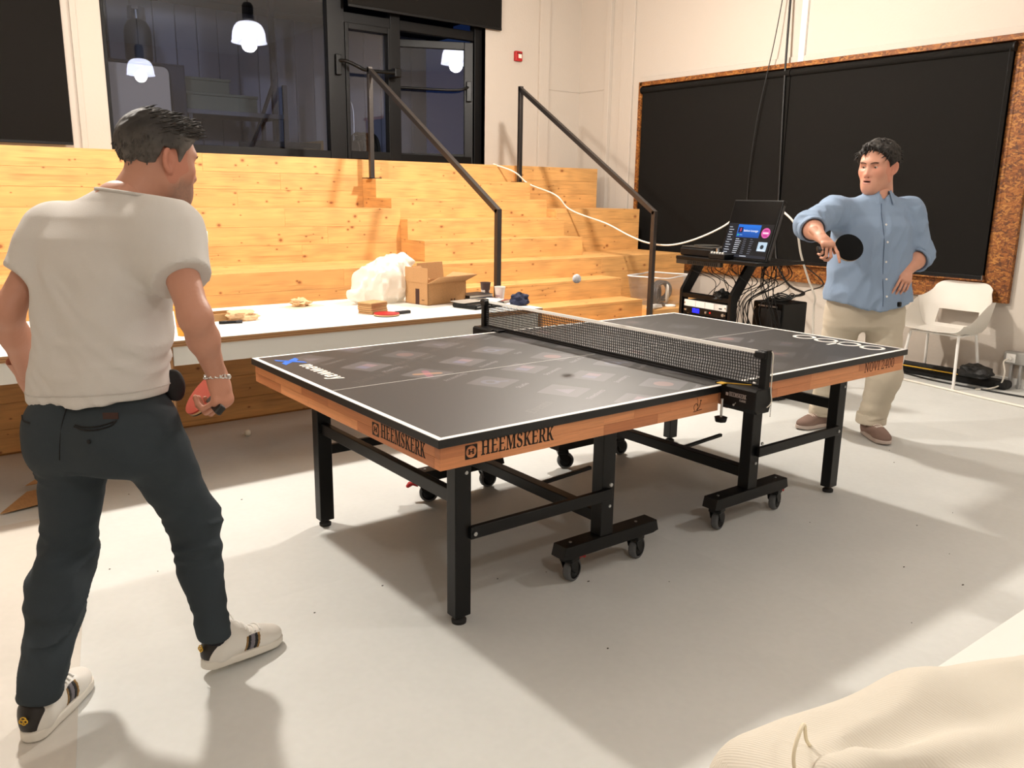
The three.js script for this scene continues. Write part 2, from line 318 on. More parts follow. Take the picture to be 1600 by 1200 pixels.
// ---- blackout board on the right wall: OSB surround and two blinds
{
  const o = thing('window_surround', 'chipboard surround framing the big black blinds on the right wall', 'frame', [XW, 0, 0]);
  const P = (n, g) => part(n, uvm(g, rnd() * 3, rnd() * 3), M.osb, o);
  P('top_board', bb(-.10, 0, 2.69, 2.735, -4.26, -.10, .002)); P('bottom_board', bb(-.05, 0, .672, .872, -4.26, -.30, .002));
  P('side_board', bb(-.10, 0, .672, 2.735, -4.28, -4.235, .002)); P('side_board', bb(-.05, 0, .672, 2.735, -.30, -.10, .002));
  part('back_panel', bb(-.012, -.001, .80, 2.70, -4.24, -.25), M.black, o);
  part('ledge', uvm(bb(-.09, -.05, .835, .850, -4.235, -.285, .002)), M.osb, o);
  const mk = (z0, z1, dx, label) => {
    const b = thing('roller_blind', label, 'blind', [XW - .085 + dx, 2.645, (z0 + z1) / 2]); const w = (z1 - z0) / 2;
    part('fabric', bb(-.002, .002, -1.775, .0, -w, w), M.blind, b);
    part('bottom_bar', bb(-.009, .009, -1.80, -1.765, -w, w, .003), M.black, b);
    part('roller', rodc([0, .0, -w], [0, .0, w], .033), M.blind, b);
    for (const s of [-1, 1]) part('bracket', rodc([0, 0, s * w], [0, 0, s * (w + .012)], .04), M.black, b);
    if (z1 > -1) { part('pull_chain', rodc([-.05, -1.2, w - .01], [-.05, -.02, w - .01], .003), M.black, b); part('end_clip', bb(-.014, .014, -1.80, -1.76, w - .004, w + .004), M.chrome, b); }
  };
  mk(-4.225, -2.292, 0, 'black roller blind on the right wall, the left one of two behind the screen');
  mk(-2.286, -.300, .004, 'black roller blind on the right wall, behind the man in the blue shirt');
}
// fire call point
{
  const c = thing('fire_call_point', 'small red fire alarm call point on the white back wall', 'alarm', [3.66, 3.045, ZB]);
  part('housing', bb(-.05, .05, -.055, .055, 0, .045, .008, 2), M.red, c);
  part('label_plate', bb(-.012, .036, -.022, .022, .045, .0465, .0005), M.paper, c);
  part('press_frame', bb(-.03, .04, .022, .035, .045, .048), std(0x5c0b0d, .5), c);
}

// ---- outside, behind the glass
struct('ground_outside', bb(-4, 9, 1.55, 1.70, -14, ZB - .22), std(0x2a2a2c, .9));
{
  const w = struct('wall_outside', null); const pm = std(0x8e8f98, .8), pm2 = std(0x85868f, .8);
  for (let i = 0; i < 17; i++) part('wall_panel', bb(-.15 + i * .25, -.15 + i * .25 + .243, 1.7, 3.62 , -8.16, -8.10, .008), i % 3 ? pm : pm2, w);
  part('backing', bb(-.2, 4.1, 1.7, 3.62, -8.2, -8.165), M.black, w);
  part('eaves_beam', bb(-.4, 4.3, 3.62, 3.80, -8.3, -7.7, .01), std(0x191919, .8), w);
  part('canopy_roof', bb(-.9, 4.4, 3.80, 3.86, -8.4, -5.75), std(0x1b1b1c, .8), w);
}
{
  const b = thing('display_board', 'beige rounded board leaning outside behind the left of the window', 'board', [-.46, 1.70, -6.1]);
  part('panel', extr(roundRect(-.36, 0, .36, .93, .07), .03, .004), std(0xa39a8c, .8), b); part('edge_trim', tube([[-.36, .86, .015], [-.345, .915, .015], [-.29, .935, .015], [.29, .935, .015], [.345, .915, .015], [.365, .86, .015], [.365, .0, .015]], .011, 60, 6), M.black, b);
  const c = thing('storage_cabinet', 'dark storage cabinet outside behind the beige board', 'cabinet', [-.15, 1.7, -7.0]);
  part('carcass', bb(-.42, .42, 0, 1.06, -.22, .22, .01), std(0x33343a, .8), c); part('door', bb(-.40, .40, .03, 1.03, .22, .235, .004), std(0x3a3b42, .8), c);
  const g = thing('gas_bottle', 'dark gas bottle with a collar standing on a cabinet outside', 'gas bottle', [-.12, 2.76, -7.0]);
  part('body', lathe([[0, 0], [.10, 0], [.13, .03], [.135, .06], [.135, .30], [.125, .36], [.09, .42], [.04, .44], [0, .44]], 28), std(0x23252b, .5), g);
  part('collar', [0, 1, 2].map(i => { const q = new THREE.CylinderGeometry(.085, .09, .13, 12, 1, true, i * 2.094, 1.35); q.translate(0, .49, 0); return q; }), std(0x23252b, .5, { side: THREE.DoubleSide }), g); part('valve', rodc([0, .43, 0], [0, .53, 0], .02), M.zinc, g);
  const crate = (x, y, z, w, h, d, col, label) => { const k = thing('storage_box', label, 'box', [x, y, z]); part('carton', bb(-w / 2, w / 2, 0, h, -d / 2, d / 2, .008), std(col, .85), k); part('lid', bb(-w / 2 - .012, w / 2 + .012, h, h + .03, -d / 2 - .012, d / 2 + .012, .006), std(col, .8), k); return k; };
  const sh = thing('work_bench', 'pale work bench outside carrying the green grey boxes', 'bench', [.85, 1.70, -7.35]);
  part('top', bb(-.5, .62, .60, .65, -.3, .3, .006), std(0x6a6b6e, .7), sh); for (const [a, b2] of [[-.46, -.26], [.58, -.26], [-.46, .26], [.58, .26]]) part('leg', bb(a - .02, a + .02, 0, .6, b2 - .02, b2 + .02), std(0x55565a, .6), sh);
  crate(.78, 2.35, -7.35, .80, .16, .44, 0x747765, 'long grey green box on the bench outside, under a shorter box');
  crate(.58, 2.54, -7.35, .58, .13, .40, 0x6c6f5d, 'shorter grey green box outside, topmost of its stack');
  const t = thing('crate', 'black open crate outside low at the right of the large window', 'crate', [1.12, 1.70, -6.3]);
  for (let i = 0; i < 3; i++) part('slat', bb(-.40, .34, .06 + i * .085, .12 + i * .085, .22, .24, .004), M.black, t); part('back', bb(-.40, .34, .0, .30, -.24, -.22), M.black, t); part('base', bb(-.40, .34, 0, .03, -.24, .24), M.black, t); part('corner_post', bb(.34, .37, 0, .32, -.24, .25, .004), std(0x8a6c38, .7), t);
  const br = thing('bracing_frame', 'dark steel post with a diagonal brace standing outside', 'frame', [1.42, 1.7, -7.2]);
  part('post', bb(-.03, .03, 0, 2.1, -.03, .03, .004), std(0x2c2c30, .5), br); part('brace', bar([-.34, .2, .02], [.0, 1.05, .02], .05, .03), std(0x2c2c30, .5), br); part('strut', bar([.12, 0, .02], [.12, 1.0, .02], .05, .04), std(0x2c2c30, .5), br);
  const h = thing('hand_truck', 'steel hand truck with a hooped handle outside the left glazed door', 'hand truck', [1.86, 1.7, -6.3]);
  part('frame', tube([[-.12, .05, 0], [-.12, .72, 0], [-.09, .78, 0], [.09, .78, 0], [.12, .72, 0], [.12, .05, 0]], .012, 60, 8), M.zinc, h); part('toe_plate', bb(-.15, .15, .0, .02, -.02, .2, .003), M.zinc, h);
  for (const s of [-1, 1]) { const wq = new THREE.TorusGeometry(.055, .025, 8, 18); wq.rotateY(Math.PI / 2); wq.translate(s * .16, .08, -.06); part('wheel', wq, M.rubber, h); }
  const hb = thing('hose_drum', 'coiled dark hose drum outside beside the hand truck', 'hose', [2.10, 1.7, -6.25]);
  part('coil', [0, 1, 2, 3, 4].map(i => { const q = new THREE.TorusGeometry(.19 - .004 * (i % 2), .022, 8, 30); q.rotateY(Math.PI / 2); q.translate(-.1 + i * .045, .24, 0); return q; }), std(0x26261c, .7), hb); part('hub', rodc([-.13, .24, 0], [.13, .24, 0], .12), M.black, hb);
}
// ---- pendant lamps
for (const [x, y, z, cd, label] of LAMPS) {
  const l = thing('pendant_lamp', label, 'lamp', [x, y, z]);
  const prof = []; for (let i = 0; i <= 14; i++) { const t = i / 14; prof.push([.06 + .165 * Math.pow(Math.sin(t * Math.PI / 2), .8), .26 - .26 * t * t]); }
  part('shade', lathe([...prof, [.235, .0], [.235, -.012], [.222, -.012]], 40), new THREE.MeshPhysicalMaterial({ color: 0xffffff, transmission: .5, roughness: .6, thickness: 0, emissive: 0xdfe6ff, emissiveIntensity: 26, side: THREE.DoubleSide }), l);
  part('ballast_housing', lathe([[0, .50], [.05, .50], [.075, .46], [.075, .30], [.062, .26], [0, .26]], 20), M.blackSatin, l);
  part('suspension_cable', rodc([0, .5, 0], [0, YC - y, 0], .006), M.black, l);
  part('bulb', lathe([[0, .25], [.02, .25], [.026, .21], [.042, .17], [.042, .14], [.02, .115], [0, .11]], 16), new THREE.MeshStandardMaterial({ color: 0xffffff, emissive: 0xffe6c4, emissiveIntensity: 14 }), l);
  const pl = new THREE.PointLight(LAMP_COLOR, cd, 0, 2); pl.position.set(0, -.03, 0); pl.castShadow = true; pl.shadow.radius = 5; pl.shadow.mapSize.set(1024, 1024); l.add(pl);
}
// ------------------------------------------------------------------ pine bleacher with a stair in it
const H = .178, D = .2864, ZS = -2.0754, SX0 = 1.214, SX1 = 3.065, BX0 = -4.6, BX1 = 4.286;
const TZ = [-2.51, -3.221, -3.919, -4.63], TY = [.445, .89, 1.335, 1.78];
const bleacher = thing('bleacher', 'stepped pine seating tiers with a stair climbing through them', 'bleacher', [0, 0, 0]);
{
  const B = bleacher;
  for (let t = 0; t < 4; t++) {
    const z = TZ[t], y0 = t ? TY[t - 1] : 0, zb = t < 3 ? TZ[t + 1] : ZB + .004;
    for (const [xa, xb] of [[BX0, SX0], [SX1, BX1]]) {
      for (let r = 0; r < 3; r++) {                     // three boards to a riser
        const h = .445 / 3; let x = xa, first = rr(1.6, 2.6);
        while (x < xb - .01) { let e = Math.min(xb, x + first); if (xb - e < .5) e = xb; part('riser_board', pine(bb(x + .0004, e - .0004, y0 + r * h + (r ? .0006 : (t ? 0 : .012)), y0 + (r + 1) * h - (r < 2 ? .0006 : .0), z - .027, z, .0012)), M.pine, B); x = e; first = rr(2.4, 3.0); }
      }
      let x = xa; while (x < xb - .01) { let e = Math.min(xb, x + rr(2.2, 2.7)); if (xb - e < .6) e = xb; part('tread_board', pine(bb(x + .0005, e - .0005, TY[t] - .027, TY[t], zb - (t < 3 ? .0 : 0), z - .0275, .0012)), M.pine, B); x = e; }
    }
    // tread behind the stair
    if (t === 3) part('tread_board', pine(bb(SX0, SX1, TY[t] - .027, TY[t], zb, -4.66, .001)), M.pine, B);
    for (const cx of [[SX0 - .022, SX0 - .0003], [SX1 + .0003, SX1 + .022]]) part('cheek_panel', pine(bb(cx[0], cx[1], y0, TY[t] - .0275, zb, z - .0275)), M.pine, B);
    part('end_panel', pine(bb(BX1 - .027, BX1, y0, TY[t] - .028, ZB + .004, z - .028, .001)), M.pine, B);
  }
  part('plinth', bb(BX0, BX1, 0, .014, TZ[0] - .03, TZ[0] - .006), M.pineDark, B);
  for (let n = 1; n <= 10; n++) {
    const zf = ZS - (n - 1) * D, y0 = (n - 1) * H, y1 = n * H; let zb = TZ.find((q, i) => TY[i] > y1 - .02) ?? ZB; if (n === 10) zb = -4.665; zb = n < 10 ? Math.min(zb, zf - D - .02) : zb;
    const yb = n <= 2 ? 0 : Math.max(y0 - .03, 0);
    const s = part('step', pine(bb(SX0, SX1, n <= 2 ? (n === 1 ? 0 : H) : y0, y1 - .024, zb, zf, .0015)), M.pine, B);
    part('step_tread', pine(bb(SX0, SX1, y1 - .0235, y1, zb, zf + .0005, .0015)), M.pine, s);
  }
}
// handrails
function handrail(x, label, pb) {
  const h = thing('handrail', label, 'handrail', [x, 0, 0]); const r = .021;
  part('upper_post', bx(0, (pb[0][1] + pb[1][1]) / 2, pb[0][2], .042, pb[1][1] - pb[0][1], .042, .003), M.rail, h);
  part('rail', bar([0, pb[1][1] - .021, pb[1][2] - .01], [0, pb[2][1] - .021, pb[2][2] + .01], .042, .042, .003), M.rail, h);
  part('lower_post', bx(0, (pb[2][1] + pb[3][1]) / 2, pb[2][2], .042, pb[2][1] - pb[3][1], .042, .003), M.rail, h);
  part('foot_plate', [bx(.0, pb[0][1] + .004, pb[0][2], .16, .008, .09, .001), bx(0, pb[3][1] + .004, pb[3][2], .12, .008, .09, .001)], M.black, h);
}
handrail(1.20 + .03, 'black steel handrail on the left side of the bleacher stairs', [[0, 1.602, -4.47], [0, 2.60, -4.47], [0, 1.365, -2.46], [0, .356, -2.46]]);
handrail(3.03, 'black steel handrail on the right side of the bleacher stairs', [[0, 1.602, -4.51], [0, 2.585, -4.51], [0, 1.348, -2.52], [0, .356, -2.52]]);
// wall socket on the riser
{
  const s = thing('wall_socket', 'white socket outlet set in the pine riser above the long white table', 'socket', [-.79, 1.156, TZ[1]]);
  part('plate', bb(-.05, .05, -.04, .04, 0, .010, .004, 2), M.white, s); part('cover', bb(-.034, .034, -.030, .030, .010, .014, .003), M.white, s);
  part('well', rodc([0, 0, .0135], [0, 0, .0146], .018), M.lamGrey, s); part('pin_hole', [rodc([-.007, 0, .0146], [-.007, 0, .0152], .0028), rodc([.007, 0, .0146], [.007, 0, .0152], .0028)], M.black, s);
}
// long white cable from the top of the bleacher to the screen
solo('cable', tube([[2.82, 1.79, -4.70], [2.93, 1.70, -4.45], [3.06, 1.60, -4.42], [3.10, 1.46, -3.95], [3.20, 1.345, -3.90], [3.25, 1.20, -3.35], [3.22, 1.10, -3.0], [3.18, 1.05, -2.72], [3.15, 1.05, -2.4], [3.20, 1.12, -2.15], [3.30, 1.25, -1.92], [3.34, 1.32, -1.86]], .008, 120, 8), M.whiteCable, 'white cable sagging from the top bleacher tier to the tilted screen', 'cable');

// ------------------------------------------------------------------ the long white table
{
  const y = .75, z0 = -2.50, z1 = -1.435, xa = -3.7, xb = .845;
  const t = thing('long_table', 'long white laminate table with plywood edges in front of the bleacher', 'table', [0, 0, 0]);
  const top = part('tabletop', bb(xa, xb, y - .003, y, z0, z1, .0008), M.lam, t);
  part('plywood_edge', uvm(bb(xa, xb, y - .031, y - .003, z0, z1 + .0004, .0008)), M.ply, t);
  part('apron', bb(xa, -1.55, .62, y - .031, z1 - .03, z1 - .012), M.lamGrey, t); part('apron', bb(-1.51, xb - .03, .622, y - .031, z1 - .03, z1 - .012), M.lamGrey, t);
  for (const x of [-3.5, -1.53, xb - .016]) { const l = part('leg_panel', bb(x - .014, x + .014, 0, y - .031, z0 + .03, z1 - .006), M.lam, t); part('panel_edge', uvm(bb(x - .0142, x + .0142, 0, y - .031, z1 - .006, z1 - .001), 0, 0, true), M.ply, l); }
}
// ------------------------------------------------------------------ table tennis table
const tt = thing('table_tennis_table', 'black table tennis table with an orange wooden frame and black steel legs', 'table', [0, 0, 0]);
{
  const Lx = 1.37, Wz = .7625, Y = .76;
  // print on the playing surface: faint app tiles and their captions
  const half = (side) => canv(1800, 2003, (g, w, h) => {
    const s = w / 1.37;                                    // pixels per metre; canvas x = table x, canvas y = table z
    g.fillStyle = '#302f2e'; g.fillRect(0, 0, w, h);
    const X = (x) => (side < 0 ? x + 1.37 : x) * s, Z = (z) => (z + .7625) * s;
    const ANG = -.473, sides = [['x', '#d99a6a', '#b0607a'], ['b', '#77779a', '#a4808c'], ['w', '#6a6e82', ''], ['o', '#a87a74', ''], ['t', '#80788a', '']];
    const CAP = [['Accounting', 'Knowledge', 'Sign', 'CRM'], ['Studio', 'Documents', 'Point of Sale', 'Rental'], ['Timesheets', 'Inventory', 'Purchase', 'Sales'], ['Planning', 'Project', 'Field', 'Website']], KIND = [[0, 1, 2, 4], [2, 1, 3, 4], [4, 1, 2, 0], [1, 3, 4, 1]];
    const at = (x, z, fn) => { g.save(); g.translate(X(x), Z(z)); g.rotate(ANG); fn(); g.restore(); };
    const tile = (i, j) => {
      const x = -.90 + .268 * i + .135 * j, z = -.06 - .137 * i + .27 * j; if (x < -1.2 || x > 1.0 || Math.abs(z) > .82) return; if (i < 0 && j < 3) return;
      const a = side < 0 ? (z < -.35 ? .17 : .25) : (i === 5 && j === 3 ? .24 : .09), ii = ((i % 4) + 4) % 4, jj = ((j % 4) + 4) % 4, k = sides[KIND[jj][ii]], q = .080 * s;
      at(x, z, () => {
        g.globalAlpha = a; g.fillStyle = '#bdb9c2'; g.beginPath(); const r = q * .10; g.moveTo(-q + r, -q); g.arcTo(q, -q, q, q, r); g.arcTo(q, q, -q, q, r); g.arcTo(-q, q, -q, -q, r); g.arcTo(-q, -q, q, -q, r); g.fill();
        g.globalAlpha = Math.min(1, a * 1.9); g.lineCap = 'round'; g.fillStyle = g.strokeStyle = k[1];
        if (k[0] === 'x') { g.lineWidth = q * .38; g.beginPath(); g.moveTo(-q * .45, -q * .42); g.lineTo(q * .45, q * .42); g.stroke(); g.strokeStyle = k[2]; g.beginPath(); g.moveTo(q * .45, -q * .42); g.lineTo(-q * .45, q * .42); g.stroke(); }
        else if (k[0] === 'o') { g.beginPath(); g.arc(0, 0, q * .5, 0, 7); g.fill(); }
        else if (k[0] === 'b') { g.fillRect(-q * .58, -q * .36, q * .55, q * .72); g.fillStyle = k[2]; g.fillRect(0, -q * .36, q * .58, q * .72); }
        else if (k[0] === 'w') { g.lineWidth = q * .24; g.beginPath(); g.arc(-q * .1, -q * .1, q * .36, 0, 7); g.stroke(); g.beginPath(); g.moveTo(q * .15, q * .15); g.lineTo(q * .5, q * .5); g.stroke(); }
        else { g.beginPath(); g.moveTo(-q * .5, q * .4); g.lineTo(0, -q * .5); g.lineTo(q * .5, q * .4); g.fill(); }
        g.globalAlpha = Math.min(1, a * 1.7); g.fillStyle = '#c4c2c8'; g.font = `bold ${q * .38 | 0}px sans-serif`; g.textAlign = 'center'; g.fillText(CAP[jj][ii], 0, q * 1.72);
      });
    };
    for (let i = -2; i < 8; i++) for (let j = -2; j < 6; j++) tile(i, j);
    g.globalAlpha = .17; g.fillStyle = '#c8b8b4'; g.font = `italic ${.055 * s | 0}px serif`; g.textAlign = 'left';
    for (const [x, z, c] of side < 0 ? [[-1.22, -.05, 'Time is money'], [-.95, -.26, 'Take control'], [-.94, .68, 'Events'], [-.62, -.46, 'on your side'], [-.42, -.62, 'Amazing']] : [[.55, -.46, 'Amazing'], [.62, .1, 'employees'], [.2, .62, 'Simple']]) at(x, z, () => g.fillText(c, 0, 0));
  });
  const edge = phys(0x0d0e0f, .42);
  for (const s of [-1, 1]) {
    const tp = part('tabletop', bb(s < 0 ? -Lx : .001, s < 0 ? -.001 : Lx, Y - .0275, Y - .0002, -Wz, Wz, .0015), edge, tt);
    const g = new THREE.PlaneGeometry(Lx - .004, 2 * Wz - .004); g.rotateX(-Math.PI / 2); g.translate(s * Lx / 2, Y, 0);
    part('playing_surface', g, phys(0xffffff, .46, { map: half(s), specularIntensity: 1 }), tp);
  }
  // painted lines
  const ln = (x0, x1, z0, z1) => part('white_line', bb(x0, x1, Y - .0002, Y + .0006, z0, z1), M.white, tt);
  for (const s of [-1, 1]) { const a = s < 0 ? -Lx + .002 : .002, b = s < 0 ? -.002 : Lx - .002; ln(a, b, -Wz + .002, -Wz + .021); ln(a, b, Wz - .021, Wz - .002); ln(s * (Lx - .0115) - .0095, s * (Lx - .0115) + .0095, -Wz + .022, Wz - .022); ln(a + .022, b - .022, -.0012, .0012); }
  // wooden frame: two courses of glued staves on each side of each half
  const woods = [[.62, .245, .095], [.70, .30, .125], [.50, .185, .07], [.66, .275, .11], [.57, .22, .085]].map(c => { const t = tex(256, 128, (x, y) => { const v = 1 + .10 * noise(x / 60, y / 2.2, c[0] * 90) + .05 * noise(x / 24, y / 1.1, 3); return c.map(q => Math.pow(Math.min(1, q * v), 1 / 2.2)); }); t.repeat.set(2.4, 5); return std(0xffffff, .45, { map: t }); });
  const y0 = .657, y1 = .7325, ym = (y0 + y1) / 2, I = .012, T = .032;
  const course = (fr, from, to, mk) => { for (const [a, b] of [[y0, ym], [ym, y1]]) { let x = from, n = rr(.1, .4); while (x < to - .001) { let e = Math.min(to, x + n); if (to - e < .08) e = to; part('stave', uvm(mk(x + .0002, e - .0002, a + .0002, b - .0002), rnd() * 5, rnd() * 5), woods[rnd() * 5 | 0], fr); x = e; n = rr(.18, .5); } } };
  for (const s of [-1, 1]) {
    const fr = new THREE.Group(); fr.name = 'wooden_frame'; tt.add(fr);
    const xa = s < 0 ? -Lx + I : .0, xb = s < 0 ? -.06 : Lx - I;
    for (const q of [-1, 1]) course(fr, xa, xb, (a, b, c, d) => bb(a, b, c, d, q > 0 ? Wz - I - T : -Wz + I, q > 0 ? Wz - I : -Wz + I + T, .0008));
    course(fr, -Wz + I + T, Wz - I - T, (a, b, c, d) => bb(s < 0 ? -Lx + I : Lx - I - T, s < 0 ? -Lx + I + T : Lx - I, c, d, a, b, .0008));
    part('inner_board', bb(s < 0 ? -.092 : .032, s < 0 ? -.061 : .06, y0, y1, -Wz + .05, Wz - .05), woods[0], fr);
  }
  // lettering burnt into the frame
  const ink = std(0x150b06, .8);
  const logo = () => { const sq = roundRect(0, 0, .046, .046, .002); const hole = new THREE.Path(); hole.absarc(.023, .023, .0195, 0, Math.PI * 2, true); sq.holes.push(hole); const ring = new THREE.Shape(); ring.absarc(.023, .023, .0172, 0, Math.PI * 2); const k = (x0, y0_, x1, y1_) => bb(x0, x1, y0_, y1_, 0, .0006); 
    return merge([extr(sq, .0006), k(.0135, .015, .0185, .031), k(.0275, .015, .0325, .031), k(.017, .021, .029, .025), k(.0115, .029, .0205, .032), k(.0255, .029, .0345, .032), k(.0115, .0145, .0205, .0175), k(.0255, .0145, .0345, .0175)]); };
  const a1 = logo(); a1.translate(-1.267, .677, Wz - I); const b1 = text('HEEMSKERK', F_SB, .036, .297, .0006); b1.translate(-1.207, .681, Wz - I);
  part('lettering', [a1, b1], ink, tt);
  const a2 = logo(); a2.rotateY(-Math.PI / 2); a2.translate(-Lx + I, .672, .324); const b2 = text('HEEMSKERK', F_SB, .036, .282, .0006); b2.rotateY(-Math.PI / 2); b2.translate(-Lx + I, .676, .384);
  part('lettering', [a2, b2], ink, tt);
  const c1 = text('NOVI 2400', F_SR, .033, .265, .0006); c1.translate(1.005, .682, Wz - I); part('lettering', c1, std(0x4a2412, .8), tt);
  part('bat_emblem', [tube([[-.207, .672, Wz - I], [-.158, .676, Wz - I]], .0014, 8, 5), tube([[-.199, .676, Wz - I], [-.205, .69, Wz - I], [-.195, .703, Wz - I], [-.182, .697, Wz - I], [-.183, .683, Wz - I], [-.19, .676, Wz - I]], .0013, 40, 5), tube([[-.186, .676, Wz - I], [-.172, .69, Wz - I], [-.167, .706, Wz - I], [-.166, .715, Wz - I]], .0016, 20, 5), tube([[-.186, .694, Wz - I], [-.184, .712, Wz - I], [-.188, .725, Wz - I]], .001, 16, 5), rodc([-.166, .712, Wz - I - .001], [-.166, .712, Wz - I + .0008], .0035)], ink, tt);
  // printed marks on the top: blue emblem, word and rings
  const blue = std(0x1768d8, .5), wh = std(0xe6e4de, .5);
  const flat = (g, x, z, turn) => { g.rotateX(-Math.PI / 2); g.rotateY(turn); g.translate(x, Y + .0001, z); return g; };
  const nw = text('newway', F_B, .048, .33, .0006);
  part('printed_word', flat(nw, -1.262, -.50, -Math.PI / 2), wh, tt);
  const em = [poly([[0, 0], [.03, 0], [.13, .095], [.10, .095]].map(([x, y]) => [x, y])), poly([[0, .095], [.045, .095], [.075, .066], [.05, .043]]), poly([[.055, .03], [.085, .0], [.13, .0], [.08, .052]])].map(s => extr(s, .0006));
  part('printed_emblem', flat(merge(em), -1.305, -.665, -Math.PI / 2), blue, tt);
  { const rs = []; const ring = (x) => { const s = new THREE.Shape(); s.absarc(x, 0, .060, 0, Math.PI * 2); const hl = new THREE.Path(); hl.absarc(x, 0, .042, 0, Math.PI * 2, true); s.holes.push(hl); rs.push(extr(s, .0006, 0, 40)); };
    [0, .128, .256, .384].forEach(ring); rs.push(extr(poly([[.17, 0], [.188, 0], [.188, .11], [.17, .11]]), .0006));
    part('printed_word', flat(merge(rs), 1.255, .64, Math.PI / 2), wh, tt); }
  // undercarriage, one for each half
  for (const s of [-1, 1]) {
    const lx = s * 1.15, px = s < 0 ? -.46 : .47, ex = s < 0 ? [-.69, -.165] : [.20, .745], cx = s < 0 ? [-.625, -.265] : [.262, .69];
    for (const q of [-1, 1]) {
      const lg = part('leg', bx(lx, .345, q * .543, .066, .63, .055, .004, 2), M.steel, tt);
      part('foot_glide', lathe([[0, 0], [.026, 0], [.027, .012], [.020, .018], [.012, .022], [.012, .032], [0, .032]], 20, lx, 0, q * .543), M.rubber, lg);
      part('bolt', [rodc([lx + .012, .56, q * .5705], [lx + .012, .56, q * .573], .0065), rodc([lx - s * .036, .34, q * .590], [lx - s * .036, .34, q * .594], .0075)], M.zinc, lg);
      const po = part('post', bx(px, .41, q * .535, .068, .50, .06, .004, 2), M.steel, tt);
      part('bolt', [rodc([px - s * -.012, .385, q * .588], [px + s * .012, .385, q * .594], .0075), rodc([px + .01, .285, q * .565], [px + .01, .285, q * .568], .0065)], M.zinc, po);
      part('side_bar', bar([lx + s * -.02, .343, q * .578], [px, .343, q * .578], .022, .045, .003), M.steel, tt);
      // base beam with chamfered ends
      const sh = poly([[ex[0], .118], [ex[0] + .012, .165], [ex[1] - .012, .165], [ex[1], .118], [ex[1] - .005, .118], [ex[1] - .03, .112], [ex[0] + .03, .112], [ex[0] + .005, .118]]);
      const bg = extr(sh, .075, .003); bg.translate(0, 0, q * .535 - .0375); const be = part('base_beam', bg, M.steel, tt);
      part('bolt', cx.map(x => rodc([x, .165, q * .535], [x, .168, q * .535], .006)), M.zinc, be);
      cx.forEach((x, i) => {
        const outer = (s < 0) === (i === 0), dx = outer ? .0 : .0, ca = new THREE.Group(); ca.name = 'caster'; tt.add(ca); ca.position.set(x, 0, q * .535); ca.rotation.y = q > 0 ? .25 : -.5 + i * .4;
        part('fork', [bb(-.03, .03, .088, .112, -.030, .030, .006), ...[-1, 1].map(k => { const f = extr(poly([[-.032, .10], [.032, .10], [.022, .06], [.034, .036], [.018, .034], [-.012, .055]]), .004, .001); f.translate(0, 0, k * .0225 - .002); return f; }), rodc([0, .10, 0], [0, .12, 0], .02)], M.blackSatin, ca);
        const w = lathe([[.0, -.017], [.020, -.017], [.034, -.014], [.0345, .014], [.020, .017], [0, .017]], 28); w.rotateX(Math.PI / 2); w.translate(.018, .046, 0); part('wheel_hub', w, M.black, ca);
        const tr = lathe([[.034, -.0165], [.043, -.015], [.046, -.008], [.046, .008], [.043, .015], [.034, .0165]], 32); tr.rotateX(Math.PI / 2); tr.translate(.018, .046, 0); part('tyre', tr, M.greyRubber, ca);
        if (outer) { const bk = extr(poly([[0, 0], [.012, .012], [.05, .006], [.062, -.012], [.052, -.016], [.03, -.004], [.006, -.012]]), .03, .002); if (q < 0) bk.rotateY(Math.PI); bk.translate(q * .030, .092, q * -.012); part('brake_lever', bk, M.red, ca); }
      });
    }
    part('end_bar', bx(lx, .462, 0, .03, .05, 1.04, .004), M.steel, tt);
    part('cross_bar', bx(px, .235, 0, .05, .05, 1.02, .004), M.steel, tt);
    part('lever', bar([px + .02, .245, .12], [px + .32, .262, .12], .018, .016, .003), M.steel, tt);
    part('crossmember', bb(px - .05, px + .05, .655, .72, -.7, .7, .003), M.steel, tt); part('crossmember', bb(lx - .04, lx + .04, .655, .72, -.7, .7, .003), M.steel, tt);
    part('lock_pin', rodc([lx + .03, .60, -.47], [lx + .055, .635, -.46], .007), M.zinc, tt);
  }
  part('hinge_beam', bb(-.02, .03, .60, .655, -.5, .5, .004), M.steel, tt);
}
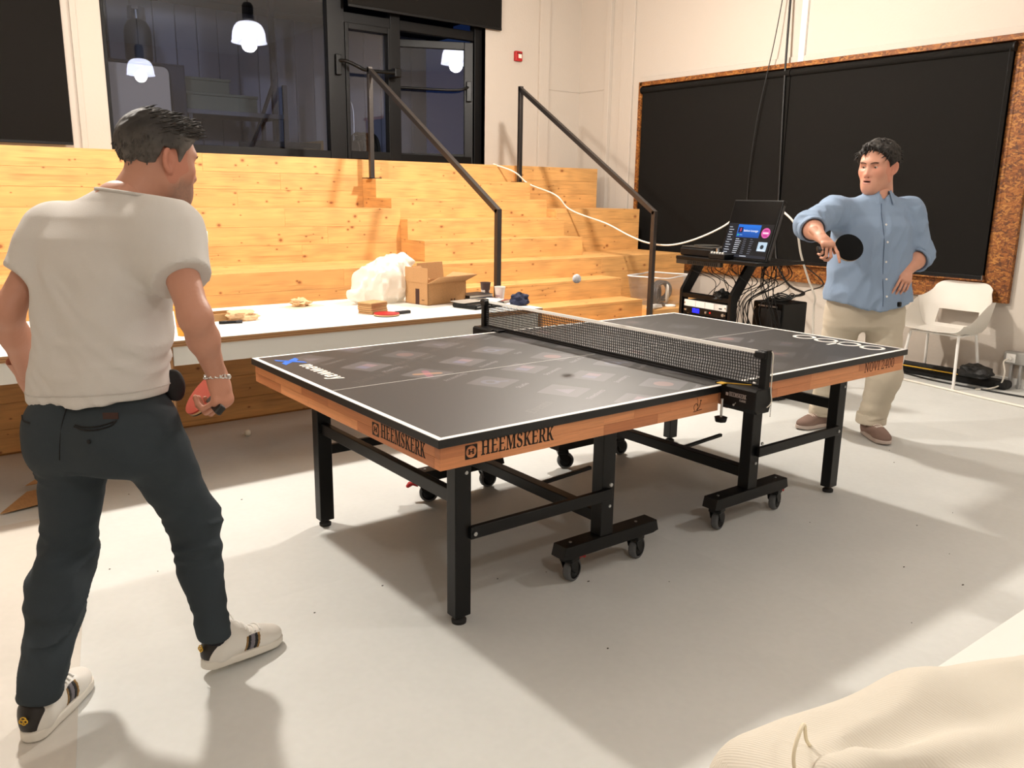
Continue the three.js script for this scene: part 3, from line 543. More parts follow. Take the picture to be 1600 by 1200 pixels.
// ------------------------------------------------------------------ net
{
  const n = thing('table_tennis_net', 'black net with a white top band clamped across the table tennis table', 'net', [0, .76, 0]); const E = .895;
  // strings, slightly slack
  const gs = []; const cell = .0125, sag = (z, y) => .006 * Math.sin(z * 3.1) * (y < .13 ? 1 : .3) + (z > .35 ? .004 * Math.sin(y * 70 + z * 4) : .001 * Math.sin(y * 60));
  const strip = (P, w) => { const pos = [], idx = []; P.forEach((p, i) => { const q = P[Math.min(i + 1, P.length - 1)], o = P[Math.max(i - 1, 0)], d = nrm3(sub3(q, o)), c = [0, -d[2], d[1]]; for (const [a, b] of [[-1, -1], [1, -1], [1, 1], [-1, 1]]) pos.push(p[0] + a * w, p[1] + c[1] * b * w, p[2] + c[2] * b * w); if (i) { const k = i * 4 - 4; for (let e = 0; e < 4; e++) { const f = (e + 1) % 4; idx.push(k + e, k + f, k + 4 + f, k + e, k + 4 + f, k + 4 + e); } } }); const g = new THREE.BufferGeometry(); g.setAttribute('position', new THREE.Float32BufferAttribute(pos, 3)); g.setIndex(idx); g.computeVertexNormals(); return g; };
  for (let z = -E; z <= E + .001; z += cell) { const P = []; for (let j = 0; j <= 8; j++) { const y = .015 + j * .0156; P.push([sag(z, y), y, z]); } gs.push(strip(P, .0014)); }
  for (let y = .018; y < .14; y += cell) { const P = []; for (let j = 0; j <= 60; j++) { const z = -E + j * 2 * E / 60; P.push([sag(z, y), y + .0012 * Math.sin(z * 9), z]); } gs.push(strip(P, .0014)); }
  const nm = part('net_mesh', merge(gs), std(0x0a0a0b, .7), n); nm.userData.kind = 'stuff';
  part('top_band', bb(-.003, .003, .138, .1525, -E, E, .001), M.white, n);
  part('bottom_band', bb(-.004, .004, .004, .020, -E, E, .001), M.black, n);
  part('tension_rail', bb(-.010, .010, -.0002, .008, -.76, .76, .001), M.black, n);
  for (const q of [-1, 1]) {
    const c = new THREE.Group(); c.name = 'clamp'; n.add(c); c.scale.z = q; 
    part('post', bx(0, .07, .912, .034, .178, .030, .005, 2), M.blackSatin, c);
    part('post_cap', bx(-.012, .140, .900, .03, .028, .05, .006, 2), M.black, c);
    part('clamp_body', extr(poly([[-.070, .004], [-.070, -.066], [-.055, -.084], [.02, -.084], [.032, -.05], [.032, .012], [-.06, .012]]), .165, .004).translate(0, 0, .765), M.blackSatin, c);
    part('clamp_plate', bb(-.05, .02, .0005, .012, .72, .78, .003), M.black, c);
    part('clamp_screw', [rodc([-.10, -.115, .80], [-.10, -.04, .80], .005)], M.zinc, c);
    const k = new THREE.CylinderGeometry(.026, .022, .018, 7); k.translate(-.10, -.122, .80); part('clamp_knob', k, M.black, c);
    part('side_knob', rodc([.030, -.045, .87], [.064, -.045, .87], .018), M.black, c);
  }
  const w1 = text('HEEMSKERK', F_SB, .012, .080, .0006), w2 = text('CLASSIC', F_B, .006, .03, .0006); for (const [w, y, z] of [[w1, -.030, .808], [w2, -.043, .858]]) { w.rotateY(-Math.PI / 2); w.translate(-.0702, y, z); }
  part('lettering', [w1, w2, bb(-.0708, -.0700, -.030, -.018, .792, .804)], M.zinc, n);
  part('emblem', [rodc([-.0700, -.062, .832], [-.0709, -.062, .832], .0045), tube([[-.0704, -.062, .834], [-.0704, -.05, .842]], .0012, 6, 5)], M.zinc, n);
  part('net_cord', tube([[0, .150, .90], [.012, .152, .928], [.016, .10, .932], [.016, .0, .934], [.022, -.04, .936], [.005, -.055, .938], [-.004, -.06, .936]], .0022, 60, 6), M.whiteCable, n);
  part('ball_chain', [...Array(9)].map((_, i) => { const s = new THREE.SphereGeometry(.0024, 8, 6); s.translate(.020, -.05 - i * .006, .937); return s; }), M.chrome, n);
  part('height_tab', [bb(-.085, -.055, .012, .015, .755, .785, .001), rodc([-.06, .014, .78], [-.005, .014, .86], .0016)], M.yellow, n);
  part('toggle', rodc([-.02, .028, .878], [-.02, .028, .888], .004), M.white, n);
}
// ------------------------------------------------------------------ things on the long white table
const TT = .75;
function crumple(r, s, sq = .6, jag = .45) {
  const g = new THREE.IcosahedronGeometry(r, 4), p = g.attributes.position;
  for (let i = 0; i < p.count; i++) { const x = p.getX(i) / r, y = p.getY(i) / r, z = p.getZ(i) / r, n = Math.abs(noise(x * 1.7 + s, y * 1.7, z * 1.7)) * 1.2 + Math.abs(noise(x * 3.9, y * 3.9 + s, z * 3.9)) * .5, k = 1 - jag + jag * n; p.setXYZ(i, x * r * k * 1.2, Math.max(y * r * k * sq, -r * .28), z * r * k); }
  const m = mergeVertices(g.deleteAttribute('normal') && g, 1e-5); m.computeVertexNormals(); return toCreasedNormals(m, .5);
}
function cupGeo(r0, r1, h) { return lathe([[0, .001], [r0, .001], [r1, h], [r1 + .002, h + .002], [r1 + .001, h + .004], [r1 - .002, h], [r0 - .001, .004], [0, .004]], 36); }
const wordTex = (bg, fg, wd, sz = 150, n = 2) => canv(1024, 512, (g, w, h) => { g.fillStyle = bg; g.fillRect(0, 0, w, h); g.fillStyle = fg; g.font = `bold ${sz}px sans-serif`; g.textAlign = 'center'; for (let i = 0; i < n; i++) g.fillText(wd, (i + .5) * w / n, h * .68); });
function cup(name, label, pos, turn, col, fg, h = .088, o = {}) {
  const c = thing(name, label, 'cup', pos, turn, undefined); const r0 = .027, r1 = .038;
  const g = new THREE.CylinderGeometry(r1, r0, h, 40, 1, true); g.translate(0, h / 2, 0);
  part('wall', g, std(0xffffff, .5, { map: wordTex(col, fg, 'odoo', o.sz || 150, o.n || 2), side: THREE.DoubleSide, ...(o.m || {}) }), c);
  const rim = new THREE.TorusGeometry(r1, .0022, 8, 40); rim.rotateX(Math.PI / 2); rim.translate(0, h, 0); part('rim', rim, std(col, .5), c); part('base', rodc([0, .001, 0], [0, .004, 0], r0 - .0005), std(col, .6), c); return c;
}
{
  cup('paper_cup', 'brown paper cup with white lettering behind the white cup on the long table', [.885, TT, -2.14], -.2, '#43302e', '#f3ece4', .10);
  cup('paper_cup', 'white paper cup with purple lettering near the right end of the long table', [.815, TT, -1.87], .1, '#efe9e2', '#8b4a68', .098, { sz: 110 });
  const y = cup('plastic_cup', 'yellow filled cup with red brown lettering beside the white shirted man’s right arm', [-1.415, TT, -1.575], .35, '#eaa42c', '#a8442a', .145, { sz: 130 }); y.scale.set(1.15, 1, 1.15);
  part('filling', rodc([0, .13, 0], [0, .134, 0], .034), std(0xf2c24a, .4), y);
  const cp = (label, x, z, r, s) => { const o = solo('crumpled_paper', crumple(r, s, .55), M.kraft.clone(), label, 'paper'); o.material.color.set(0xd0ad84); o.position.set(x, TT + r * .28, z); return o; };
  cp('crumpled brown paper napkin beside the wooden box and the white shirted man’s arm', -.99, -1.93, .085, 3); 
  const pl = thing('paper_sheet', 'flat pale napkin under a crumpled paper ball in the middle of the long table', 'paper', [-.46, TT, -2.30], .3); part('sheet', extr(roundRect(-.13, -.08, .13, .08, .02), .002).rotateX(-Math.PI / 2), M.kraft.clone(), pl).material.color.set(0xdcc6a4);
  cp('crumpled brown paper ball on a flat napkin in the middle of the long table', -.47, -2.31, .07, 11).position.y = TT + .024;
  const wb = thing('wooden_tray', 'shallow pale wooden box by the crumpled napkin on the long table', 'box', [-1.10, TT, -2.02], .1);
  part('base', bb(-.11, .11, 0, .012, -.07, .07, .002), M.kraft, wb); for (const [a, b, c, d] of [[-.11, .11, -.07, -.06], [-.11, .11, .06, .07], [-.11, -.10, -.06, .06], [.10, .11, -.06, .06]]) part('side', bb(a, b, .012, .04, c, d, .001), M.kraft, wb);
  const pen = thing('marker_pen', 'black marker pen lying in front of the pale wooden box', 'pen', [-1.09, TT + .009, -1.83], -.2); part('barrel', rodc([-.06, 0, 0], [.03, 0, 0], .008), M.black, pen); part('cap', rodc([.03, 0, 0], [.065, 0, 0], .009), std(0x2a2a2e, .4), pen);
  // napkin stacks
  const stack = (x, z, n, turn, label) => { const s = thing('napkin_stack', label, 'napkins', [x, TT, z], turn); for (let i = 0; i < n; i++) part('napkin', bx(rr(-.003, .003), .006 + i * .0118, rr(-.003, .003), .145, .0110, .115, .003), i % 2 ? M.kraft : M.card, s); return s; };
  stack(-.215, -1.80, 6, .35, 'stack of folded brown napkins behind the red bat on the long table');
  // bat lying on the table
  bat('table_tennis_bat', 'red table tennis bat lying in front of the napkin stack', [-.19, TT + .001, -1.655], .12);
  // plastic bag
  {
    const o = solo('plastic_bag', (() => {
      const f = (x, y, z) => { const b = smin(smin(ell([0, .12, 0], [.20, .145, .15])(x, y, z), ell([.13, .14, -.02], [.12, .13, .11])(x, y, z), .1), cap([.08, .21, -.02], [.21, .275, -.03], .07, .045)(x, y, z), .10); const w = cap([-.17, .04, .04], [-.25, .07, .06], .06, .03)(x, y, z); return Math.max(smin(b, w, .06) + .040 * Math.abs(noise(x * 9, y * 9, z * 9)) + .028 * Math.abs(noise(x * 20, y * 16, z * 20 + 4)) - .018, -y); };
      return toCreasedNormals(uvm(nets(f, [-.34, -.02, -.22], [.34, .50, .22], .0115)), .45);
    })(), new THREE.MeshPhysicalMaterial({ color: 0xf3efe6, roughness: .35, transmission: .38, thickness: 0, side: THREE.DoubleSide }), 'crumpled white plastic bag heaped behind the open cardboard box', 'bag');
    o.position.set(.09, TT, -2.25);
  }
  // open cardboard box
  {
    const b = thing('cardboard_box', 'open brown cardboard box with raised flaps on the long table', 'box', [.405, TT, -2.05], .2); const w = .36, d = .22, h = .145, t = .005;
    part('base', bb(-w / 2, w / 2, 0, t, -d / 2, d / 2), M.card, b);
    part('front_panel', bb(-w / 2, w / 2, 0, h, d / 2 - t, d / 2), M.card, b); part('back_panel', bb(-w / 2, w / 2, 0, h, -d / 2, -d / 2 + t), M.card, b);
    part('left_panel', bb(-w / 2, -w / 2 + t, 0, h, -d / 2, d / 2), M.card, b); part('right_panel', bb(w / 2 - t, w / 2, 0, h, -d / 2, d / 2), M.card, b);
    const flap = (g, pos, rx, rz) => { const m = part('flap', g, M.card, b); m.position.set(...pos); m.rotation.set(rx, 0, rz); };
    flap(bb(-w / 2, w / 2, 0, .12, -t / 2, t / 2), [0, h, d / 2], 1.15, 0); flap(bb(-w / 2 + .12, w / 2, 0, .115, -t / 2, t / 2), [0, h, -d / 2], -.15, 0);
    flap(bb(-t / 2, t / 2, 0, .10, -d / 2, d / 2), [-w / 2, h, 0], 0, -.02); flap(bb(-t / 2, t / 2, 0, .10, -d / 2, d / 2), [w / 2, h, 0], 0, -1.2);
    flap(extr(poly([[-.10, 0], [.06, 0], [.02, .11], [-.10, .10]]), .004), [-.06, h, -.06], -.5, 0);
    part('printed_bar', bb(-w / 2 - .0006, -w / 2, .0, .105, -.01, .028), std(0x3c1f16, .8), b); part('printed_marks', [bb(-w / 2 - .0006, -w / 2, .03, .036, .05, .075), bb(.03, .05, .015, .03, d / 2, d / 2 + .0005), bb(.06, .075, .015, .03, d / 2, d / 2 + .0005), bb(-w / 2 - .0006, -w / 2, .185, .197, .0, .02)], std(0x6a4a30, .8), b);
  }
  const sl = thing('laptop_sleeve', 'black laptop sleeve with papers on it in front of the cardboard box', 'sleeve', [.515, TT, -1.70], .25); part('sleeve', bx(0, .016, 0, .30, .032, .21, .014, 3), M.black, sl); part('zip', tube([[-.14, .018, .106], [.13, .018, .106]], .0015, 4, 5), M.zinc, sl);
  const sheet = (label, x, y, z, turn, w, d, m, cat = 'paper', nm = 'paper_sheet') => { const g = new THREE.BoxGeometry(w, .0022, d, 12, 1, 8), p = g.attributes.position; for (let i = 0; i < p.count; i++) p.setY(i, p.getY(i) + .004 * (1 + Math.sin(p.getX(i) * 21 + x * 30) * Math.cos(p.getZ(i) * 17))); g.computeVertexNormals(); const o = solo(nm, g, m, label, cat); o.position.set(x, y, z); o.rotation.y = turn; return o; };
  sheet('loose white papers on the black laptop sleeve', .60, TT + .034, -1.69, .5, .17, .13, M.paper); sheet('grey printed sheet on the left of the black laptop sleeve', .44, TT + .033, -1.73, .1, .16, .15, std(0x9a948c, .5));
  const fo = (label, x, z, y0, turn, col) => { const f = thing('folder', label, 'folder', [x, TT + y0, z], turn); part('cover', [bx(0, .001, 0, .23, .002, .16, .0008), bx(0, .019, 0, .23, .002, .16, .0008), bx(-.114, .01, 0, .002, .02, .16, .0008)], std(col, .45), f); part('pages', bx(.002, .010, 0, .22, .0155, .15), M.paper, f); };
  fo('dark blue folder of papers right of the cardboard box, under the black one', .715, -2.02, 0, -.2, 0x1b2138); fo('black folder of papers right of the cardboard box, topmost of two', .705, -2.03, .021, .15, 0x0d0d10);
  fo('red brown folder in front of the paper cups', .70, -1.80, 0, .4, 0x7c3328);
  const cl = solo('dark_cloth', crumple(.095, 21, .75, .35), std(0x20263f, .9), 'crumpled dark blue cloth at the right end of the long table', 'cloth'); cl.position.set(.905, TT, -1.72); cl.position.set(.79, TT + .027, -1.62); cl.scale.set(.75, .95, .6);
}
function bat(name, label, pos, turn, m = M.red) {
  const b = thing(name, label, 'bat', pos, turn); const s = new THREE.Shape();
  for (let i = 0; i <= 40; i++) { const a = i / 40 * 6.2832, x = .077 * Math.cos(a) - .01, y = .075 * Math.sin(a); i ? s.lineTo(x, y) : s.moveTo(x, y); }
  const lay = (y, d, mm, n) => { const g = extr(s, d, .0006, 4); g.rotateX(-Math.PI / 2); g.translate(0, y, 0); part(n, g, mm, b); };
  lay(0, .004, M.black, 'rubber'); lay(.004, .006, std(0xd9b483, .6), 'blade'); lay(.010, .005, m, 'rubber');
  const h = roundRect(.055, -.014, .165, .014, .006); const hg = extr(h, .022, .006); hg.rotateX(-Math.PI / 2); hg.translate(0, -.003, 0); part('handle', hg, std(0x151212, .5), b); return b;
}
// ------------------------------------------------------------------ clear bin on the lowest tier
{
  const b = thing('storage_bin', 'clear plastic storage bin of coiled cable on the right end of the lowest tier', 'bin', [3.52, .445, -2.87], .30);
  const m = new THREE.MeshPhysicalMaterial({ color: 0xf2f2f0, transmission: .93, roughness: .12, thickness: 0, side: THREE.DoubleSide }); const w = .235, d = .17, h = .275, q = .035;
  const wall = (a, bq, c, dd) => { const g = new THREE.BufferGeometry(); g.setAttribute('position', new THREE.Float32BufferAttribute([...a, ...bq, ...c, ...a, ...c, ...dd], 3)); g.computeVertexNormals(); g.setAttribute('uv', new THREE.Float32BufferAttribute(new Float32Array(12), 2)); return g; };
  const L = [[-w, 0, -d], [w, 0, -d], [w, 0, d], [-w, 0, d]], U = [[-w - q, h, -d - q], [w + q, h, -d - q], [w + q, h, d + q], [-w - q, h, d + q]];
  for (let i = 0; i < 4; i++) part('side', wall(L[i], L[(i + 1) % 4], U[(i + 1) % 4], U[i]), m, b);
  part('bottom', bb(-w, w, 0, .003, -d, d), m, b);
  part('rim', tube([[-w - q, h, -d - q], [0, h, -d - q], [w + q, h, -d - q], [w + q, h, 0], [w + q, h, d + q], [0, h, d + q], [-w - q, h, d + q], [-w - q, h, 0]], .007, 80, 8, true), std(0xdedfe0, .4), b);
  const coil = (label, x, z, r, t, tilt, m2, n) => { const c = thing('cable_coil', label, 'cable', [0, 0, 0]); b.updateMatrixWorld(); const wp = V(x, r + t + .006, z).applyMatrix4(b.matrixWorld); c.position.copy(wp); c.rotation.y = .3; part('coil', [...Array(n)].map((_, i) => { const g = new THREE.TorusGeometry(r - .012 * (i % 3), t, 7, 34); g.rotateY(tilt); g.translate((i - n / 2) * t * 1.2 * Math.sin(tilt), 0, (i - n / 2) * t * 1.2 * Math.cos(tilt)); return g; }), m2, c); };
  coil('dark grey cable coil at the left inside the clear bin', -.11, .02, .085, .010, .2, std(0x44464a, .6), 7);
  coil('dark grey cable coil at the right inside the clear bin', .12, -.02, .095, .010, -.5, std(0x38393d, .6), 8);
  coil('white cable loop between the two dark coils inside the clear bin', .0, .10, .088, .007, .5, M.white, 2);
  const t = thing('adhesive_tape', 'pale adhesive tape roll lying before the clear bin', 'tape', [3.40, .445, -2.60]); part('roll', lathe([[.028, 0], [.05, 0], [.05, .022], [.028, .022], [.028, 0]], 28), M.white, t);
  const s = thing('cloth_strip', 'white folded cloth lying on the lowest tier left of the handrail', 'cloth', [3.20, .445, -2.62], .2); part('fold', [bx(0, .01, 0, .16, .02, .09, .008, 2), bx(.02, .026, 0, .12, .014, .07, .006, 2)], M.white, s);
}
// ------------------------------------------------------------------ media rack
const RK = [2.45, -1.33], RT = -1.66;
const rackW = (x, y, z) => { const c = Math.cos(RT), s = Math.sin(RT); return [RK[0] + x * c + z * s, y, RK[1] - x * s + z * c]; };
{
  const r = thing('equipment_rack', 'black slanted equipment rack desk holding audio units beside the bleacher', 'rack', [RK[0], 0, RK[1]], RT);
  const xa = -.35, xb = .17;
  for (const x of [xa, xb]) {
    const s = extr(poly([[0, .0], [-.07, .0], [-.07, .70], [-.09, .74], [-.27, 1.0], [-.16, 1.0], [0, .76]].map(([z, y]) => [-z, y])), .03, .003); s.rotateY(Math.PI / 2); s.translate(x - .015, 0, 0); part('side_panel', s, M.blackSatin, r);
  }
  part('top_panel', bb(xa, xb, .70, .735, -.07, -.004, .003), M.blackSatin, r); part('base_foot', [bb(xa - .015, xa + .015, 0, .04, -.42, 0, .003), bb(xb - .015, xb + .015, 0, .04, -.42, 0, .003)], M.black, r); part('floor_panel', bb(xa, xb, .05, .08, -.42, -.02, .003), M.black, r);
  part('rack_rail', [bb(xa + .016, xa + .036, .08, .70, -.03, -.02), bb(xb - .036, xb - .016, .08, .70, -.03, -.02)], M.black, r);
  part('desk_board', bb(-.37, .46, 1.0, 1.025, -.46, .06, .004), M.blackSatin, r); part('desk_lip', bb(-.37, .10, .965, 1.0, .02, .055, .004), std(0x2a241c, .6), r);
  part('vent_slots', [...Array(16)].map((_, i) => bb(-.24 + i * .02, -.23 + i * .02, .970, .995, .054, .058)), M.black, r);
  for (let i = 0; i < 6; i++) part('blanking_panel', bb(xa + .03, xb - .03, .10 + i * .067, .162 + i * .067, -.022, -.012, .002), M.black, r);
  // units
  const au = (name, label, y, h, m) => { const u = thing(name, label, 'audio unit', rackW((xa + xb) / 2, y, -.012), RT); part('front_plate', bb(-.225, .225, 0, h, -.012, .004, .002), m, u); part('chassis', bb(-.215, .215, .002, h - .002, -.12, -.0121), M.black, u); for (const s of [-1, 1]) part('screw', rodc([s * .215, h / 2, .004], [s * .215, h / 2, .008], .006), M.chrome, u); return u; };
  const a = au('shelf_unit', 'white fronted rack unit at the top of the equipment rack', .632, .05, M.white); part('logo_bar', bb(.15, .18, .012, .022, .004, .005), M.black, a); part('seam', [-.1, 0, .1].map(x => bb(x, x + .002, .003, .047, .004, .0045)), M.black, a);
  const b = au('amplifier', 'black rack amplifier with a lit blue display below the white unit', .577, .052, M.blackSatin);
  part('display', bb(-.13, -.055, .010, .044, .004, .0055), new THREE.MeshStandardMaterial({ color: 0x050510, emissive: 0x1a20ff, emissiveIntensity: 5 }), b); part('indicator', rodc([.06, .028, .004], [.06, .028, .007], .006), new THREE.MeshStandardMaterial({ color: 0x300000, emissive: 0xff2010, emissiveIntensity: 4 }), b); part('knob', [rodc([.02, .026, .004], [.02, .026, .014], .009), rodc([-.20, .026, .004], [-.20, .026, .012], .008), rodc([.195, .026, .004], [.195, .026, .012], .012)], M.zinc, b);
  const c = au('patch_panel', 'rack patch panel with a row of sockets below the amplifier', .520, .050, M.black);
  for (let i = 0; i < 15; i++) { const x = -.185 + i * .0264; if (i === 6) continue; part('socket', rodc([x, .025, .004], [x, .025, .009], .0115), i < 6 || i > 12 ? M.zinc : std(0x3a3f3a, .5), c); }
  // turntable style controller and mixer on the desk
  const d = thing('controller', 'flat black music controller on the left of the equipment desk', 'controller', rackW(-.22, 1.025, -.16), RT); part('body', bx(0, .03, 0, .36, .06, .30, .012, 2), M.black, d); part('lid', bx(-.01, .068, .0, .34, .012, .27, .005), std(0x2b2a28, .4), d); part('jog_wheel', rodc([-.02, .074, .02], [-.02, .084, .02], .10), std(0x3a3936, .35), d);
  const m = thing('mixer', 'small black mixer with white knobs before the tilted screen', 'mixer', rackW(.06, 1.025, .0), RT); part('body', bx(0, .02, 0, .16, .04, .12, .008, 2), M.black, m);
  for (let i = 0; i < 5; i++) part('knob', rodc([-.06 + i * .028, .04, .045], [-.06 + i * .028, .052, .047], .0085), M.white, m); part('tall_knob', [rodc([-.065, .04, -.02], [-.065, .075, -.02], .012)], M.chrome, m);
  // screen
  const s = thing('touch_screen', 'large tilted black screen showing a music player on the equipment desk', 'screen', rackW(.225, 1.03, -.035), RT); const g = new THREE.Group(); s.rotation.x = 0; s.rotation.order = 'YXZ'; s.rotation.x = -.30;
  part('housing', bx(0, .225, -.022, .46, .455, .042, .006, 2), M.blackSatin, s); part('glass', bb(-.222, .222, .01, .44, -.001, .0005), phys(0x040405, .22), s);
  const ui = canv(1024, 640, (q, w, h) => {
    q.fillStyle = '#0f1116'; q.fillRect(0, 0, w, h); q.fillStyle = '#181b23'; q.fillRect(0, 0, 200, h); q.fillStyle = '#1169d6'; const gr = q.createLinearGradient(0, 0, 0, 230); gr.addColorStop(0, '#1679ee'); gr.addColorStop(1, '#0d4ea2'); q.fillStyle = gr; q.fillRect(225, 20, 520, 240);
    q.fillStyle = '#141a3c'; q.fillRect(245, 70, 105, 105); q.fillStyle = '#e04a7a'; q.fillRect(290, 90, 22, 60); q.fillStyle = '#fff'; q.font = 'bold 48px sans-serif'; q.fillText('Bolero Lounge', 370, 150); q.fillStyle = '#28d07a'; q.beginPath(); q.arc(265, 218, 16, 0, 7); q.fill(); q.fillStyle = '#7fb2ff'; q.fillRect(300, 210, 60, 12);
    q.fillStyle = '#c8ccd6'; for (let i = 0; i < 11; i++) q.fillRect(24 + (i % 3) * 6, 70 + i * 48, 70 + (i * 37) % 70, 12);
    q.fillStyle = '#dfe3ec'; for (let i = 0; i < 9; i++) { q.fillRect(240, 290 + i * 38, 80 + (i * 53) % 60, 11); q.fillStyle = '#6d7484'; q.fillRect(420, 290 + i * 38, 70, 9); q.fillRect(580, 290 + i * 38, 50 + (i * 31) % 40, 9); q.fillStyle = '#dfe3ec'; }
    q.fillStyle = '#e25aa8'; q.beginPath(); q.arc(880, 160, 95, 0, 7); q.fill(); q.fillStyle = '#fff'; q.fillRect(820, 150, 120, 22); q.fillStyle = '#b03080'; q.fillRect(835, 100, 90, 26); q.fillRect(835, 196, 90, 26);
    q.fillStyle = '#bcd2e4'; q.fillRect(780, 330, 200, 170); q.fillStyle = '#23303c'; q.beginPath(); q.arc(880, 420, 40, 0, 7); q.fill(); q.fillStyle = '#e8eef4'; q.fillRect(800, 470, 160, 20); q.fillStyle = '#222631'; q.fillRect(0, 590, w, 50); q.fillStyle = '#cfd4df'; q.fillRect(430, 606, 150, 14); 
  });
  const pg = new THREE.PlaneGeometry(.425, .255); pg.translate(0, .145, .0012); part('display', pg, new THREE.MeshStandardMaterial({ color: 0x000000, roughness: .3, emissive: 0xffffff, emissiveMap: ui, emissiveIntensity: 2.8 }), s);
  part('port_strip', bb(.2301, .2315, .02, .42, -.034, -.012), std(0x3a3a3c, .4), s);
  // tangle of leads under the desk
  const lead = (label, pts, rad = .0035, mm = M.cable, gr = 'leads hanging under the equipment desk') => solo('audio_lead', tube(pts.map(q => rackW(...q)), rad, pts.length * 8, 5), mm, label, 'cable', gr);
  for (let i = 0; i < 24; i++) { const x0 = rr(-.25, .40), x1 = x0 * .4 + rr(-.12, .18), z0 = rr(-.40, -.08), k = rr(-.10, .10); lead('thin black lead hanging in the tangle under the equipment desk', [[x0, 1.0, z0], [x0 + k, .93, z0 + .04], [x0 * .5 + x1 * .5 + rr(-.12, .12), .84, z0 - .02], [x1, .70, -.22 + rr(-.1, .1)], [x1 + rr(-.05, .05), .45, -.2 + rr(-.08, .08)]], rr(.0025, .0042)); }
  for (let i = 0; i < 7; i++) { const x0 = rr(.24, .38), x1 = rr(.26, .44); lead('thin black lead falling from the desk to the floor right of the equipment rack', [[x0, 1.0, -.25], [x0 + rr(-.05, .05), .85, -.22], [x1 + rr(-.08, .08), .62, -.24], [x1, .42, -.28 + rr(-.1, .1)], [x1 + rr(-.1, .15), .10, -.25], [x1 + rr(0, .2), .005, -.2]], rr(.0025, .004), M.cable, 'leads falling to the floor beside the rack'); }
  const kn = solo('cable_bundle', crumple(.075, 41, .8, .5), M.cable, 'knot of black leads and adapters lying on top of the rack', 'cable'); kn.position.set(...rackW(.03, .74, -.06)); 
  const bg = solo('cable_bag', crumple(.19, 57, .8, .3), std(0x151516, .8), 'black bag of cables on the floor between rack and loudspeaker', 'bag'); bg.position.set(...rackW(.36, .053, -.25)); bg.scale.set(1, 2.6, 1.1); bg.position.y = .14;
}
// loudspeaker
{
  const x = 2.92, z = -1.165; const s = thing('loudspeaker', 'black loudspeaker cabinet with leads on top by the right wall', 'speaker', [x, 0, z], -Math.PI / 2 - .05);
  part('cabinet', bx(0, .345, -.15, .29, .67, .30, .012, 2), M.blackSatin, s); part('grille', bx(.035, .33, .004, .19, .60, .012, .004), std(0x1d1d1e, .6), s); part('side_baffle', bx(-.10, .33, .003, .07, .60, .008, .003), M.black, s);
  part('badge', bb(-.09, .09, .643, .655, .0005, .004), M.zinc, s); part('handle_recess', tube([[-.115, .55, .004], [-.13, .60, .008], [-.11, .635, .006]], .004, 12, 6), M.chrome, s); part('foot', [[-.1, -.04], [.1, -.04], [-.1, -.26], [.1, -.26]].map(([a, b]) => rodc([a, 0, b], [a, .012, b], .016)), M.rubber, s);
  const c = thing('cable_coil', 'black leads coiled on top of the loudspeaker', 'cable', [x + .14, .68, z]); part('coil', [0, 1, 2, 3].map(i => { const g = new THREE.TorusGeometry(.085 - i * .008, .006, 6, 30); g.rotateX(Math.PI / 2 + .1 * i); g.translate(.01 * i, .008 + i * .010, .015 * i - .02); return g; }), M.cable, c); part('loop', tube([[.0, .03, .06], [.02, .07, .10], [.0, .05, .14], [-.04, .02, .11]], .004, 24, 6), M.cable, c);
}
solo('cable', tube([[3.04, 1.39, -1.20], [3.06, 1.28, -1.08], [3.10, 1.05, -1.03], [3.16, .85, -.98], [3.19, .72, -.93], [3.2, .66, -.94], [3.18, .3, -.90], [3.15, .01, -.86]], .0085, 90, 8), M.whiteCable, 'white cable hanging from the back of the tilted screen to the floor', 'cable');
solo('cable', tube([[XW - .03, 3.9, -2.40], [XW - .10, 2.72, -2.345], [XW - .105, 1.6, -2.30], [XW - .10, .9, -2.27], [XW - .3, .70, -2.0], [3.6, .69, -1.3], [3.15, .71, -1.15]], .011, 90, 8), M.cable, 'thick black cable hanging down the middle of the right wall blinds', 'cable');
solo('cable', tube([[XW - .03, 3.9, -2.42], [XW - .12, 3.0, -2.47], [XW - .14, 2.2, -2.60], [XW - .12, 1.5, -2.66], [XW - .10, .86, -2.62]], .005, 60, 6), M.cable, 'thin black cable bowing to the left of the thick one on the right wall', 'cable');
solo('cable', tube([[XW - .06, .86, -2.0], [XW - .3, .72, -1.6], [3.7, .70, -1.35], [3.12, .70, -1.10]], .006, 40, 6), M.cable, 'black lead from the blinds to the loudspeaker top', 'cable');
